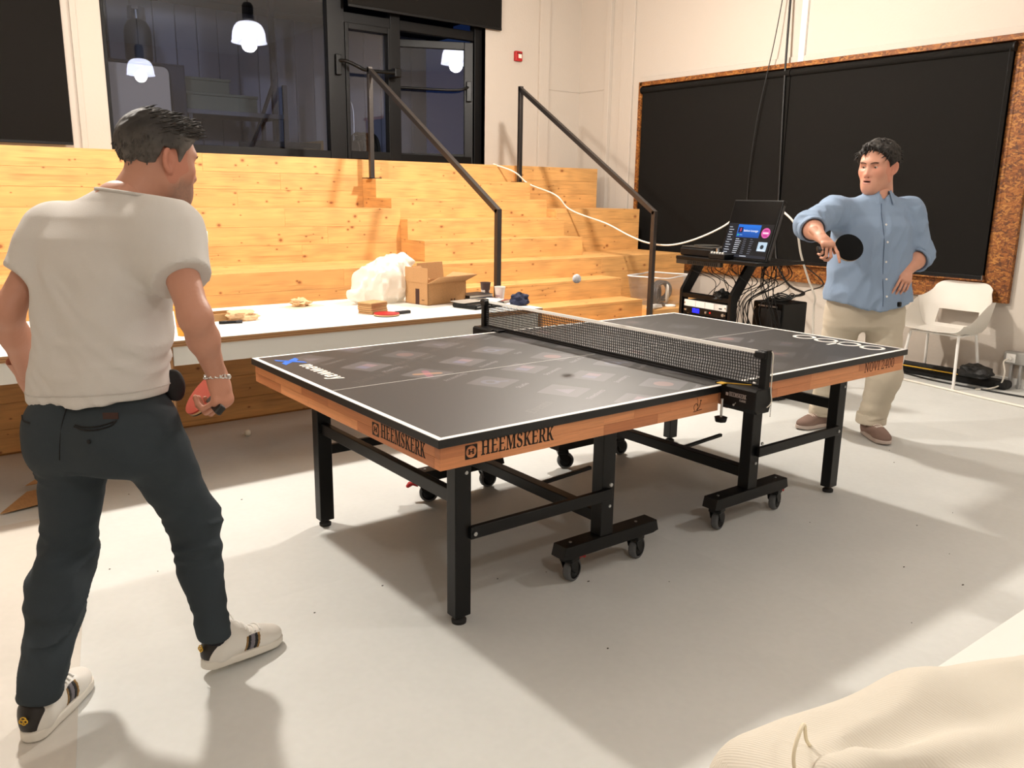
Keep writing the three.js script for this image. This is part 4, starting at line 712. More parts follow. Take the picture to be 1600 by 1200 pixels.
// ------------------------------------------------------------------ white armchair
{
  const c = thing('armchair', 'white plastic armchair with slim legs against the right wall', 'chair', [4.33, 0, -.44], -1.62); const m = phys(0xdedad2, .45);
  // shell: profile swept round, seat + back with arms and an opening at the lumbar
  const pos = [], idx = [], NU = 40, NV = 26, P = (u, v) => {                            // u across -1..1, v along 0 front .. 1 back top
    const a = Math.abs(u); let x, y, z;
    const w = .235 + .035 * Math.sin(Math.PI * Math.min(1, v * 1.1)); x = w * Math.sign(u) * (1 - Math.pow(1 - a, 1.0) * 1) ;
    x = u * w; if (v < .5) { const t = v / .5; z = .235 - t * .42; y = .452 - .028 * Math.sin(t * 2.6) + .012 * u * u; const lift = Math.max(0, (a - .84) / .16); y += lift * lift * (.05 + .19 * sm(Math.min(1, t * 1.25))); x += Math.sign(u) * lift * .035; }
    else { const t = (v - .5) / .5; z = -.185 - .085 * t + .10 * a * a * a * (1 - .55 * t); y = .435 + .385 * t + .012 * u * u; const lift = Math.max(0, (a - .84) / .16); y += lift * lift * (1 - t) * .24 * (1 - t * .4); y -= .055 * Math.pow(a, 6) * t; x += Math.sign(u) * lift * .035 * (1 - t); }
    return [x, y, z];
  };
  const grid = (off) => { for (let i = 0; i <= NV; i++) for (let j = 0; j <= NU; j++) { const p = P(j / NU * 2 - 1, i / NV), e = .004 * off; pos.push(p[0], p[1] + (i / NV < .5 ? e : e * .3), p[2] + (i / NV < .5 ? 0 : e)); } };
  grid(1); grid(-1); const N = (NU + 1) * (NV + 1), hole = (i, j) => { const v = (i + .5) / NV, u = (j + .5) / NU * 2 - 1; return v > .535 && v < .70 && Math.abs(u) < .66; };
  const q = (a, b, cc, d) => idx.push(a, b, cc, a, cc, d);
  const solid = (i, j) => i >= 0 && i < NV && j >= 0 && j < NU && !hole(i, j);
  for (let i = 0; i < NV; i++) for (let j = 0; j < NU; j++) {
    if (!solid(i, j)) continue; const a = i * (NU + 1) + j, b = a + 1, d = a + NU + 1, e = d + 1; q(a, b, e, d); q(a + N, d + N, e + N, b + N);
    if (!solid(i - 1, j)) q(a, a + N, b + N, b); if (!solid(i + 1, j)) q(d, e, e + N, d + N); if (!solid(i, j - 1)) q(a, d, d + N, a + N); if (!solid(i, j + 1)) q(b, b + N, e + N, e);
  }
  const g = new THREE.BufferGeometry(); g.setAttribute('position', new THREE.Float32BufferAttribute(pos, 3)); g.setIndex(idx); g.computeVertexNormals(); part('seat_shell', toCreasedNormals(g, .7), m, c);
  for (const [sx, sz] of [[-1, 1], [1, 1], [-1, -1], [1, -1]]) { const l = part('leg', [rodc([sx * .20, .43, sz > 0 ? .15 : -.12], [sx * .235, .008, sz > 0 ? .20 : -.20], .012, .012, 12)], M.white, c); part('foot_cap', rodc([sx * .235, 0, sz > 0 ? .20 : -.20], [sx * .235, .014, sz > 0 ? .20 : -.20], .014), M.white, l); }
  part('underframe', [bar([-.2, .422, .15], [.2, .422, .15], .025, .012), bar([-.2, .422, -.12], [.2, .422, -.12], .025, .012), bar([-.2, .42, -.12], [-.2, .42, .15], .025, .012), bar([.2, .42, -.12], [.2, .42, .15], .025, .012)], M.white, c);
}
// ------------------------------------------------------------------ things along the foot of the right wall
{
  const r = solo('folded_screen_bag', [bx(4.50, .035, -.55, .14, .07, 1.2, .03, 3), bx(4.47, .085, -.6, .09, .035, 1.0, .016, 3)], std(0x101010, .8), 'long black bag lying along the foot of the right wall behind the armchair', 'bag');
  solo('yellow_strip', bx(4.41, .074, -.62, .02, .008, .95, .003), M.yellow, 'thin yellow strip on the long black bag at the foot of the right wall', 'strip').position.y = .0;
  const p = solo('cable_pouch', crumple(.13, 77, .55, .25), std(0x0d0d0d, .6), 'round black cable pouch on the floor right of the armchair', 'pouch'); p.position.set(4.38, .125, -.17); p.scale.set(.8, 1, 1.15);
  const b = thing('floor_box', 'galvanised socket post with a white plug on the right wall', 'socket', [XW - .012, 0, .04]); part('post', [bx(-.03, .10, -.035, .04, .20, .02, .003), bx(-.03, .10, .035, .04, .20, .02, .003)], M.zinc, b); part('box', bx(-.045, .25, 0, .09, .10, .17, .008, 2), std(0x8d8b86, .6), b); part('socket_face', bx(-.091, .25, -.03, .004, .07, .07, .001), M.white, b); part('plug', rodc([-.093, .25, -.03], [-.13, .25, -.03], .018), M.white, b);
  solo('cable', tube([[4.50, .25, .01], [4.45, .23, .0], [4.42, .15, .03], [4.44, .04, .0], [4.36, .01, -.05], [4.25, .01, -.10]], .006, 50, 6), M.whiteCable, 'white cable dropping from the socket post to the floor', 'cable');
  solo('cable', tube([[4.32, .009, -.95], [4.16, .009, -.72], [4.10, .009, -.45], [4.06, .009, -.22], [4.0, .009, .06], [3.95, .009, .4], [3.9, .009, .9]], .009, 70, 8), M.whiteCable, 'white cable lying across the floor in front of the armchair', 'cable');
  solo('cable', tube([[4.45, .008, -.9], [4.32, .008, -.5], [4.30, .008, -.2], [4.30, .008, .15], [4.34, .008, .7]], .007, 50, 6), M.cable, 'black cable along the floor under the armchair', 'cable');
}
// balls, cardboard
{
  const ball = (pos, label, n) => { const b = solo('table_tennis_ball', new THREE.SphereGeometry(.02, 28, 20), n, label, 'ball'); b.position.set(...pos); return b; };
  ball([-.926, .02, -2.12], 'white table tennis ball lying on the floor near the pine bleacher', phys(0xf0ead8, .45)); ball([-.14, 1.113, -.015], 'table tennis ball in flight above the net', phys(0xd7d8dd, .45));
  const c = thing('cardboard_sheet', 'bent piece of brown cardboard on the floor behind the white shirted man', 'cardboard', [-2.18, 0, -1.58], .1); const g = extr(poly([[-.14, -.05], [.16, -.02], [.20, .16], [.02, .16]]), .005); g.rotateX(-Math.PI / 2 + .04); g.translate(0, .012, .02); part('sheet', g, M.card, c);
  const g2 = extr(poly([[.02, .16], [.20, .16], [.14, .24]]), .005); g2.rotateX(-Math.PI / 2 + .3); part('folded_corner', g2, M.card, c);
  // specks of dirt on the vinyl
  const gs = []; for (let i = 0; i < 34; i++) { const x = rr(-2.6, 2.6), z = rr(-1.6, 2.2), s = rr(.002, .005); gs.push(bx(x, .001, z, s * rr(1, 2.2), .002, s)); } const d = solo('dirt_specks', gs, std(0x4a463f, .9), 'tiny dark specks of dirt scattered over the pale floor', 'dirt'); d.userData.kind = 'stuff';
}
// ------------------------------------------------------------------ people
const quatFrom = (fwd, up) => { const z = V(...fwd).normalize(), x = V(...up).cross(z).normalize(), y = z.clone().cross(x); return new THREE.Quaternion().setFromRotationMatrix(new THREE.Matrix4().makeBasis(x, y, z)); };
// head in its own frame: y up, z out of the face, x to the person's left; origin between the ears
function headField(o = {}) {
  const E_ = (c, r, q) => ell(c, r, q); if (o.neckLocal) o.neckTo = o.neckLocal; const jaw = o.jaw || 1, q15 = new THREE.Quaternion().setFromEuler(new THREE.Euler(.25, 0, 0));
  const cran = blend(.04, E_([0, .040, -.018], [.0765, .088, .096]), E_([0, .030, .030], [.066, .075, .062]));
  const face = blend(.045, E_([0, -.035, .030], [.060, .085, .062]), cap([-.044 * jaw, -.062, .008], [-.016, -.108, .062], .024, .019), cap([.044 * jaw, -.062, .008], [.016, -.108, .062], .024, .019), E_([0, -.103, .066], [.026, .021, .024]), E_([0, -.066, .070], [.030, .028, .026]));
  const cheeks = [-1, 1].map(s => E_([s * .041, -.022, .058], [.023, .022, .026]));
  const brow = cap([-.036, .026, .078], [.036, .026, .078], .013, .013), browMid = E_([0, .03, .085], [.03, .014, .013]);
  const nose = blend(.012, cap([0, .012, .088], [0, -.034, .108], .0085, .0125), cap([-.010, -.037, .098], [.010, -.037, .098], .0105, .0105));
  const lipU = E_([0, -.0645, .0915], [.021, .0052, .0075]), lipL = E_([0, -.0745, .0895], [.0185, .0058, .0075]);
  const sockets = [-1, 1].map(s => E_([s * .032, .006, .100], [.019, .0115, .017])), open = [-1, 1].map(s => E_([s * .032, .0035, .0905], [.0145, o.squint || .0058, .014]));
  const lids = [-1, 1].map(s => E_([s * .032, .004, .0755], [.0158, .0148, .0150]));
  const slit = E_([0, -.0695, .098], [.020, o.mouth || .0016, .016]);
  const nostr = [-1, 1].map(s => E_([s * .0075, -.0465, .105], [.0038, .003, .005]));
  const ear = s => { const q = new THREE.Quaternion().setFromEuler(new THREE.Euler(-.22, s * -.50, s * -.14)); const c = [s * .0850, -.002, -.016], a = E_(c, [.0090, .034, .0215], q), rim = E_([s * .0915, .0, -.008], [.0085, .024, .0135], q), l = E_([s * .0775, -.033, -.003], [.008, .010, .009]), conch = E_([s * .0895, -.008, -.006], [.009, .012, .008], q); return (x, y, z) => smax(smax(smin(a(x, y, z), l(x, y, z), .012), -rim(x, y, z), .006), -conch(x, y, z), .004); };
  const earTr = s => cap([s * .079, -.004, .003], [s * .078, -.014, .004], .0045, .004), ears = [ear(-1), ear(1)], tr = [earTr(-1), earTr(1)];
  const neck = cap([0, -.05, -.030], o.neckTo || [0, -.20, -.05], .056 * (o.neckW || 1), .062 * (o.neckW || 1)), neckF = cap([0, -.08, .015], o.neckTo || [0, -.20, -.05], .035, .050);
  return (x, y, z) => {
    let d = smin(cran(x, y, z), face(x, y, z), .05);
    for (const c of cheeks) d = smin(d, c(x, y, z), .03);
    d = smin(d, brow(x, y, z), .022); d = smin(d, browMid(x, y, z), .02);
    for (const c of sockets) d = smax(d, -c(x, y, z), .016);
    for (const c of lids) d = smin(d, c(x, y, z), .005);
    d = smin(d, nose(x, y, z), .013);
    d = smin(d, lipU(x, y, z), .007); d = smin(d, lipL(x, y, z), .007); d = smax(d, -slit(x, y, z), .003);
    for (const c of nostr) d = smax(d, -c(x, y, z), .003);
    for (const c of open) d = smax(d, -c(x, y, z), .0015);
    d = smin(d, smin(neck(x, y, z), neckF(x, y, z), .03), .03);
    for (let i = 0; i < 2; i++) { d = smin(d, ears[i](x, y, z), .008); d = smin(d, tr[i](x, y, z), .005); }
    return d;
  };
}
function skinTone(o) {                                      // colour over the head, in its own frame
  const B = o.skin, mix = (a, b, t) => [a[0] + (b[0] - a[0]) * t, a[1] + (b[1] - a[1]) * t, a[2] + (b[2] - a[2]) * t], bell = (x, y, z, c, r) => Math.exp(-((x - c[0]) ** 2 + (y - c[1]) ** 2 + (z - c[2]) ** 2) / (r * r));
  return (x, y, z) => {
    let c = B; const red = [B[0] * 1.0, B[1] * .66, B[2] * .60], ax = Math.abs(x);
    c = mix(c, red, .55 * bell(ax, y, z, [.042, -.02, .075], .028)); c = mix(c, red, .6 * bell(x, y, z, [0, -.035, .112], .02)); if (ax > .074) c = mix(c, red, .5);
    if (o.stubble && y < -.035 && z > -.01) { const m = Math.max(0, Math.min(1, (-.040 - y + (z < .03 ? -.012 : 0)) / .022)) * Math.min(1, Math.max(0, (z + .005) / .03)); const n = .75 + .25 * noise(x * 420, y * 420, z * 420); c = mix(c, [.13, .105, .085], o.stubble * m * n * (y < -.128 ? .2 : 1)); if (y > -.058 && ax < .026 && z > .075) c = mix(c, [.13, .105, .085], o.stubble * .6 * n); }
    if (ax < .022 && y < -.059 && y > -.081 && z > .084) c = mix(c, [.42, .16, .13], .62);
    if (ax < .02 && Math.abs(y + .0695) < (o.mouth || .0016) + .0006 && z > .075 && z < .0935) c = mix(c, [.06, .02, .02], .85);
    return c;
  };
}
// hand in its own frame: y to the fingers, z out of the palm, x to the thumb (right hand)
function handField(o) {
  const L = [.046, .052, .048, .037], bend = o.bend || [[.5, .7, .4], [.6, .8, .4], [.65, .85, .4], [.7, .9, .4]], bs = [[.029, .086], [.0095, .091], [-.0105, .088], [-.029, .080]], R = [.0088, .0092, .0088, .0076], caps = [];
  for (let f = 0; f < 4; f++) { let p = [bs[f][0], bs[f][1] - .012, -.001], a = 0; const sp = (1.5 - f) * (o.spread ?? .05); const seg = [L[f], L[f] * .62, L[f] * .52]; let r = R[f];
    for (let k = 0; k < 3; k++) { a += bend[f][k]; const d = [Math.sin(sp) * Math.cos(a), Math.cos(sp) * Math.cos(a), Math.sin(a)], q = add3(p, d, seg[k] + (k ? 0 : .012)); caps.push([cap(p, q, r, r * .92), k]); p = q; r *= .93; } }
  const palm = blend(.018, ell([.004, .044, -.001], [.040, .052, .0165]), cap([.026, .076, 0], [-.026, .072, 0], .0125, .0115), cap([.0, .0, 0], [.0, .03, 0], .026, .027), ell([.025, .030, .010], [.018, .028, .014]));
  const th = o.thumb || [[.030, .026, .008], [.048, .052, .020], [.052, .080, .026], [.046, .100, .032]];
  const t = [cap(th[0], th[1], .0145, .0115), cap(th[1], th[2], .0112, .0100), cap(th[2], th[3], .0098, .0082)], wr = cap([0, -.09, 0], [0, .005, 0], .029, .025);
  return (x, y, z) => {
    let d = palm(x, y, z); const squeeze = wr(x, y, z * 1.22); d = smin(d, squeeze, .02);
    let e = smin(smin(t[0](x, y, z), t[1](x, y, z), .006), t[2](x, y, z), .006), out = smin(d, e, .012);
    for (let i = 0; i < 12; i += 3) { const f = smin(smin(caps[i][0](x, y, z), caps[i + 1][0](x, y, z), .004), caps[i + 2][0](x, y, z), .004); out = smin(out, f, .0045); }
    return out;
  };
}
function placeHand(wrist, Y, Z, right, o) {
  const yv = nrm3(Y); let zv = sub3(Z, yv.map(c => c * dot3(Z, yv))); zv = nrm3(zv); let xv = cross3(yv, zv); if (!right) xv = xv.map(c => -c);
  const g = nets(handField(o), [-.065, -.085, -.05], [.085, .20, .11], .0036); const p = g.attributes.position;
  for (let i = 0; i < p.count; i++) { const a = p.getX(i), b = p.getY(i), c = p.getZ(i); p.setXYZ(i, wrist[0] + a * xv[0] + b * yv[0] + c * zv[0], wrist[1] + a * xv[1] + b * yv[1] + c * zv[1], wrist[2] + a * xv[2] + b * yv[2] + c * zv[2]); }
  if (!right) { const ix = g.index.array; for (let i = 0; i < ix.length; i += 3) { const t = ix[i]; ix[i] = ix[i + 1]; ix[i + 1] = t; } }
  g.computeVertexNormals(); g.userData = { X: xv, Y: yv, Z: zv, at: (a, b, c) => add3(add3(add3(wrist, xv, a), yv, b), zv, c) }; return g;
}
// a body section field: centre line and half widths along the height
function sections(rows, F, pw = 2.3) {                      // rows: [y, cx, cz, w, d] rising
  const R = [-F[1], F[0]];
  const f = (x, y, z) => {
    let i = 0; while (i < rows.length - 2 && y > rows[i + 1][0]) i++; const a = rows[i], b = rows[i + 1]; let t = (y - a[0]) / (b[0] - a[0]); t = t < 0 ? 0 : t > 1 ? 1 : t; const s = sm(t) * .5 + t * .5;
    const cx = a[1] + (b[1] - a[1]) * t, cz = a[2] + (b[2] - a[2]) * t, w = a[3] + (b[3] - a[3]) * s, d = a[4] + (b[4] - a[4]) * s, u = (x - cx) * R[0] + (z - cz) * R[1], v = (x - cx) * F[0] + (z - cz) * F[1];
    return (Math.pow(Math.pow(Math.abs(u) / w, pw) + Math.pow(Math.abs(v) / d, pw), 1 / pw) - 1) * Math.min(w, d) * .92;
  };
  f.at = (y, u, v) => { let i = 0; while (i < rows.length - 2 && y > rows[i + 1][0]) i++; const a = rows[i], b = rows[i + 1], t = (y - a[0]) / (b[0] - a[0]); return [a[1] + (b[1] - a[1]) * t + u * R[0] + v * F[0], y, a[2] + (b[2] - a[2]) * t + u * R[1] + v * F[1]]; };
  return f;
}
const march = (f, p, d) => { let t = 0; for (let i = 0; i < 90; i++) { const q = add3(p, d, t), v = f(...q); if (v < .0006) break; t += v * .7; } return add3(p, d, t); };
// shoe in its own frame: z to the toe, y up, origin under the heel
function shoe(parent, name, M4, o) {
  const w = o.w || 1, up = blend(.03, ell([0, .036, .225], [.046 * w, .036, .068]), cap([0, .048, .055], [0, .046, .19], .040 * w, .040 * w), ell([0, .05, .045], [.036 * w, .05, .045]), cap([0, .085, .055], [0, .088, .120], .036, .028), cap([0, .09, .10], [0, .125, .085], .022, .016));
  const hol = cap([0, .105, .055], [0, .14, .045], .030, .04), flat = (y0) => (x, y, z) => y0 - y;
  const upper = (x, y, z) => smax(smax(up(x, y, z), -hol(x, y, z), .008), .012 - y, .006);
  const out = (x, y, z) => { const hw = z < .09 ? .034 + .006 * Math.min(1, Math.max(0, z / .09)) : .040 + .008 * Math.sin(Math.min(1, (z - .09) / .12) * 1.57), cz = Math.max(.034 - z, 0), ct = Math.max(z - .235, 0); let d = z < .034 ? Math.hypot(x, cz) - .036 : z > .235 ? Math.hypot(x, ct * .78) - .048 : Math.abs(x) - hw * w; return smax(smax(d * .9, -y + .001 + Math.max(0, z - .24) * .12, .004), y - .028 - (z < .05 ? .004 : 0), .004); };
  const add = (n, f, lo, hi, m, c = .0042) => { const g = nets(f, lo, hi, c); g.applyMatrix4(M4); g.computeVertexNormals(); return part(n, uvm(g), m, parent); };
  const s = add(name, upper, [-.07, -.005, -.03], [.07, .15, .32], o.upper);
  const sub = (n, f, lo, hi, m, c) => { const g = nets(f, lo, hi, c || .0042); g.applyMatrix4(M4); g.computeVertexNormals(); return part(n, uvm(g), m, s); };
  sub('sole', out, [-.07, -.008, -.03], [.07, .05, .32], o.sole);
  if (o.tab) { sub('heel_tab', (x, y, z) => Math.max(upper(x, y, z) - .0022, z - .030 - .0 * y, Math.abs(x) - (.020 + .020 * Math.max(0, (y - .03) / .06)), .034 - y, y - .102), [-.06, .02, -.03], [.06, .12, .06], o.tab, .003); const t = merge([[0, .080, .007, .5], [-.005, .073, .0055, 0], [.006, .072, .0055, 0], [0, .066, .004, .4]].map(([x, y, r, e]) => { const g = new THREE.TorusGeometry(r, .0019, 6, 14); g.scale(1, 1 - e * .5, 1); g.translate(x, y, -.0095); return g; })); t.applyMatrix4(M4); part('gold_emblem', t, M.yellow, s); }
  if (o.stripes) o.stripes.forEach(([z0, z1, m]) => sub('side_stripe', (x, y, z) => Math.max(upper(x, y, z) - .002, z0 - (z - (y - .03) * .25), z - (y - .03) * .25 - z1, .030 - y, y - .075), [-.07, .02, .08], [.07, .09, .24], m, .0026));
  const lc = []; for (let i = 0; i < 5; i++) { const z = .120 + i * .018, top = (x, zz) => add3(march(upper, [x, .2, zz], [0, -1, 0]), [0, .0015, 0]); lc.push(tube([top(-.026, z), top(-.012, z + .003), top(0, z + .004), top(.012, z + .003), top(.026, z)], .0030, 16, 5)); }
  lc.push(tube([[.0, .125, .112], [.03, .140, .115], [.05, .115, .125], [.055, .085, .135]], .0026, 16, 5)); const lg = merge(lc); lg.applyMatrix4(M4); part('laces', lg, o.lace, s);
  return s;
}
const shoeM = (heel, toeDir, pitch = 0, sc = 1) => { const z = V(toeDir[0], 0, toeDir[1]).normalize(), x = V(0, 1, 0).cross(z), m = new THREE.Matrix4().makeBasis(x, V(0, 1, 0), z); m.multiply(new THREE.Matrix4().makeRotationX(pitch)); m.scale(V(sc, sc, sc)); m.setPosition(...heel); return m; };
function hairTufts(f, inv, n, region, len, dirF, colF, rad, quat, pos, sc) {   // small tapered locks standing off the hair mass
  const gs = []; let k = 0, guard = 0;
  while (k < n && guard++ < n * 20) {
    const a = rnd() * 6.2832, b = Math.acos(rr(-.55, 1)), d = [Math.sin(b) * Math.cos(a), Math.cos(b), Math.sin(b) * Math.sin(a)]; const p = march(f, add3([0, .03, -.01], d, .2), d.map(c => -c)); if (!region(...p)) continue; k++;
    const dr = nrm3(add3(dirF(p, d), [rr(-.35, .35), rr(-.25, .25), rr(-.35, .35)])), L = len(p) * rr(.6, 1.25), r = rad * rr(.6, 1.2), s0 = add3(p, d, -.003), s1 = add3(add3(s0, dr, L * .5), d, L * .12), s2 = add3(add3(s0, dr, L), d, -L * .02);
    const cu = new THREE.QuadraticBezierCurve3(V(...s0), V(...s1), V(...s2)), g = new THREE.TubeGeometry(cu, 4, r, 4, false), q = g.attributes.position;
    for (let i = 0; i <= 4; i++) { const c = cu.getPoint(i / 4), w = [1, 1, .8, .5, .06][i]; for (let j = 0; j <= 4; j++) { const e = i * 5 + j; q.setXYZ(e, c.x + (q.getX(e) - c.x) * w, c.y + (q.getY(e) - c.y) * w, c.z + (q.getZ(e) - c.z) * w); } }
    gs.push(paint(g, (x, y, z) => { const c = colF(x, y, z), v = .8 + .4 * hash(k, 3, 1); return c.map(e => e * v); }));
  }
  return gs;
}
function buildHead(P, o) {                                  // returns the skin geometry of the head; adds hair, eyes and brows to P
  const q = quatFrom(o.fwd, o.up), m4 = new THREE.Matrix4().compose(V(...o.pos), q, V(o.s, o.s, o.s)); if (o.neckAt) { const l = V(...o.neckAt).applyMatrix4(m4.clone().invert()); o.neckLocal = [l.x, l.y, l.z]; } const f = headField(o);
  const toW = g => { g.applyMatrix4(m4); return g; };
  const skin = nets(f, [-.105, -.215, -.125], [.105, .145, .135], .0034); paint(skin, skinTone(o)); toW(skin); skin.computeVertexNormals();
  // hair mass
  const base = blend(.04, ell([0, .040, -.018], [.0765, .088, .096]), ell([0, .030, .030], [.066, .075, .062]));
  const hf = (x, y, z) => { const fl = o.flow(x, y, z); return base(x, y, z) - o.thick(x, y, z) - fl; };
  const hair = (x, y, z) => smax(hf(x, y, z), o.cut(x, y, z), .010);
  const hg = nets(hair, [-.12, -.13, -.15], [.12, .19, .15], .0034); paint(hg, o.hairCol); const tg = hairTufts(hair, null, o.tufts, o.region, o.len, o.dirF, o.hairCol, o.rad || .0034);
  const hm = merge([hg, ...tg]); toW(hm); part('hair', hm, new THREE.MeshStandardMaterial({ color: 0xffffff, vertexColors: true, roughness: .72 }), P);
  for (const s of [-1, 1]) {
    const e = new THREE.SphereGeometry(.0122, 28, 20), gz = nrm3(o.gaze || [0, -.05, 1]); paint(e, (x, y, z) => { const d = nrm3([x, y, z]), c = dot3(d, gz); return c > .955 ? [.01, .008, .007] : c > .86 ? o.iris : [.52, .47, .43]; }); e.translate(s * .032, .0038, .0755); part('eye', toW(e), new THREE.MeshPhysicalMaterial({ color: 0xffffff, vertexColors: true, roughness: .15 }), P);
    const bw = []; for (let i = 0; i < 16; i++) { const t = i / 15, a = [s * (.014 + .034 * t), .0245 + .0035 * Math.sin(t * 2.6), .0905 - .014 * t * t], z = march(f, add3(a, [0, 0, 1], .03), [0, 0, -1]); bw.push(rodc(add3(z, [s * -.003, -.003, 0]), add3(z, [s * .004, .0025, -.0005]), .0017, .0007, 5)); }
    part('eyebrow', toW(merge(bw)), o.browMat, P);
  }
  return skin;
}
const one = (g, c) => paint(g, () => c);
const skinMat = new THREE.MeshPhysicalMaterial({ color: 0xffffff, vertexColors: true, roughness: .52, sheen: .15, sheenRoughness: .5 });
const clothTex = (() => { const t = tex(128, 128, (x, y) => { const v = .5 + .2 * Math.sin(x * 1.57) * Math.sin(y * 1.57) + .2 * noise(x / 2, y / 2, 5); return [v, v, v]; }, false); t.repeat.set(16, 16); return t; })();
const cloth = (c, r = .85, bs = .0006) => new THREE.MeshPhysicalMaterial({ color: c, roughness: r, bumpMap: clothTex, bumpScale: bs, specularIntensity: .3, sheen: .12, sheenRoughness: .6 });
const folds = (x, y, z, a, sx, sy, sz, s) => a * (1 - 1.6 * Math.abs(noise(x * sx + s, y * sy, z * sz)));

// ================================================================= the man in the white shirt (seen from behind)
{
  const P = thing('person', 'man seen from behind in a white T-shirt and dark grey trousers, holding a bat', 'person', [0, 0, 0]);
  const F = [.879, -.477], R = [.477, .879];
  const sL = [-2.212, 1.356, .036], sR = [-2.010, 1.375, .430], eL = [-2.358, 1.138, .066], wL = [-2.309, .908, -.085], eR = [-2.008, 1.161, .618], wR = [-1.930, .982, .510];
  const hL = [-2.235, .80, .172], hR = [-2.105, .82, .365], kL = [-2.290, .42, .160], aL = [-2.425, .13, .375], kR = [-1.945, .475, .250], aR = [-1.945, .130, .372];
  const skin = [.50, .245, .165];
  const hd = buildHead(P, {
    pos: [-1.970, 1.557, .258], fwd: [.975, -.16, -.19], up: [.16, 1, -.03], s: .95, skin, stubble: .62, mouth: .0014, squint: .005, iris: [.10, .12, .14], gaze: [-.1, -.1, 1], neckAt: [-2.066, 1.42, .255], neckW: 1.10,
    thick: (x, y, z) => { const t = Math.min(1, Math.max(0, (y + .05) / .12)); let v = .003 + .013 * sm(t); if (z > .045 && y > .06) v += .020 * Math.min(1, (z - .045) / .04) ; return v; },
    flow: (x, y, z) => .0035 * noise(x * 55, y * 32, z * 26) + .002 * noise(x * 130, y * 70, z * 60),
    cut: (x, y, z) => { const ax = Math.abs(x); let line = z < -.05 ? -.070 : z < -.032 ? -.070 + (z + .05) * 5.6 : z < .034 ? .031 - .043 * Math.exp(-(((z - .024) / .009) ** 2)) : .026 + (z - .034) * 1.15; if (ax < .052 && z < .03) line = -.072; return (line + .003 * noise(x * 90, z * 90, 1) - y) * .7; },
    region: (x, y, z) => y > -.045 && (z < .02 || y > .06) && (Math.abs(x) < .055 || y > .045 || z < -.055), len: p => p[1] > .07 ? .026 : .013, dirF: (p, d) => p[1] > .06 ? [0, .25, .95] : [0, -.9, -.12], tufts: 900, rad: .0032,
    hairCol: (x, y, z) => { const t = Math.min(1, Math.max(0, (y - .005) / .085)), fr = z > .0 && y < .07 ? .55 * Math.min(1, z / .05) : 0, n = .7 + .3 * noise(x * 160, y * 60, z * 90); const g = [.115, .102, .090], d = [.016, .012, .010]; return g.map((c, i) => (c + (d[i] - c) * t * (1 - fr)) * n * (1 + fr * 1.1)); }, browMat: std(0x2c241e, .8),
  });
  const armF = (a, b, c) => { const mid = lerp3(b, c, .35); return blend(.03, cap(a, b, .051, .038), cap(b, mid, .037, .037), cap(mid, c, .037, .0265)); };
  const arms = [armF(sL, eL, wL), armF(sR, eR, wR)];
  const trunk = sections([[.80, -2.185, .245, .165, .105], [1.0, -2.165, .245, .165, .105], [1.25, -2.12, .245, .18, .115], [1.36, -2.10, .245, .165, .10], [1.44, -2.08, .25, .09, .07], [1.50, -2.06, .255, .055, .055]], F);
  const bodyF = (x, y, z) => { let d = smax(smax(trunk(x, y, z), .82 - y, .02), y - 1.50, .03); for (const a of arms) d = smin(d, a(x, y, z), .03); return d; };
  const body = one(nets(bodyF, [-2.50, .80, -.20], [-1.80, 1.52, .76], .009), skin);
  const hr = one(placeHand(wR, [.10, -.93, .12], add3([-.55, 0, -.83], [0, -.05, 0]), true, { bend: [[1.0, 1.15, .6], [1.1, 1.2, .6], [1.15, 1.2, .6], [1.2, 1.2, .6]], spread: .02, thumb: [[.026, .026, .010], [.036, .054, .028], [.030, .080, .044], [.012, .092, .050]] }), [skin[0] * 1.04, skin[1] * .98, skin[2] * .95]);
  const hl = one(placeHand(wL, [.35, -.75, -.3], [.6, -.1, .6], false, {}), skin);
  part('body', merge([body, hd, hr, hl]), skinMat, P);
  // T-shirt
  const tors = sections([[.885, -2.175, .245, .207, .142], [.96, -2.172, .245, .200, .134], [1.10, -2.155, .245, .196, .130], [1.25, -2.128, .245, .202, .134], [1.34, -2.108, .245, .198, .124], [1.40, -2.080, .249, .150, .098], [1.445, -2.038, .258, .084, .074], [1.49, -2.010, .262, .062, .062], [1.56, -1.96, .264, .058, .058]], F, 2.4);
  const slv = (s, e, r0, r1) => { const c = lerp3(s, e, .56), d = sub3(e, s), cp = cap(s, e, r0, r1), pl = plane(c, d); return (x, y, z) => Math.max(cp(x, y, z), pl(x, y, z)); };
  const sls = [slv(sL, eL, .064, .068), slv(sR, eR, .070, .074)], nk = [-2.045, 1.515, .262];
  const nax = nrm3([.022, .127, .002]), nC = [-2.020, 1.463, .257], neckCut = plane(nC, nax), yoke = [cap([-2.085, 1.415, .20], sL, .052, .060), cap([-2.05, 1.42, .31], sR, .052, .062)];
  const shirtF = (x, y, z) => {
    let d = smax(tors(x, y, z), .905 + .018 * ((x + 2.17) * R[0] + (z - .245) * R[1]) / .2 - y, .006); d = smin(d, smin(yoke[0](x, y, z), yoke[1](x, y, z), .08), .13);
    const u = (x + 2.15) * R[0] + (z - .245) * R[1], dia = noise((u + y * .9) * 9, (u - y) * 3.2, 2), dia2 = noise((u + y * 1.1) * 19, (u - y) * 5, 7), lo = noise(u * 7, y * 22, 4); const low = Math.max(0, 1 - Math.abs(y - .99) / .14);
    d -= .0085 * (1 - 1.7 * Math.abs(dia)) * (1 - sm(Math.min(1, Math.max(0, (y - 1.14) / .22)))) + .003 * (1 - 1.8 * Math.abs(dia2)) * (y < 1.22 ? 1 : Math.max(0, 1 - (y - 1.22) / .1)) + .007 * low * (1 - 2 * Math.abs(lo)) * (u > -.02 ? 1 : .4);
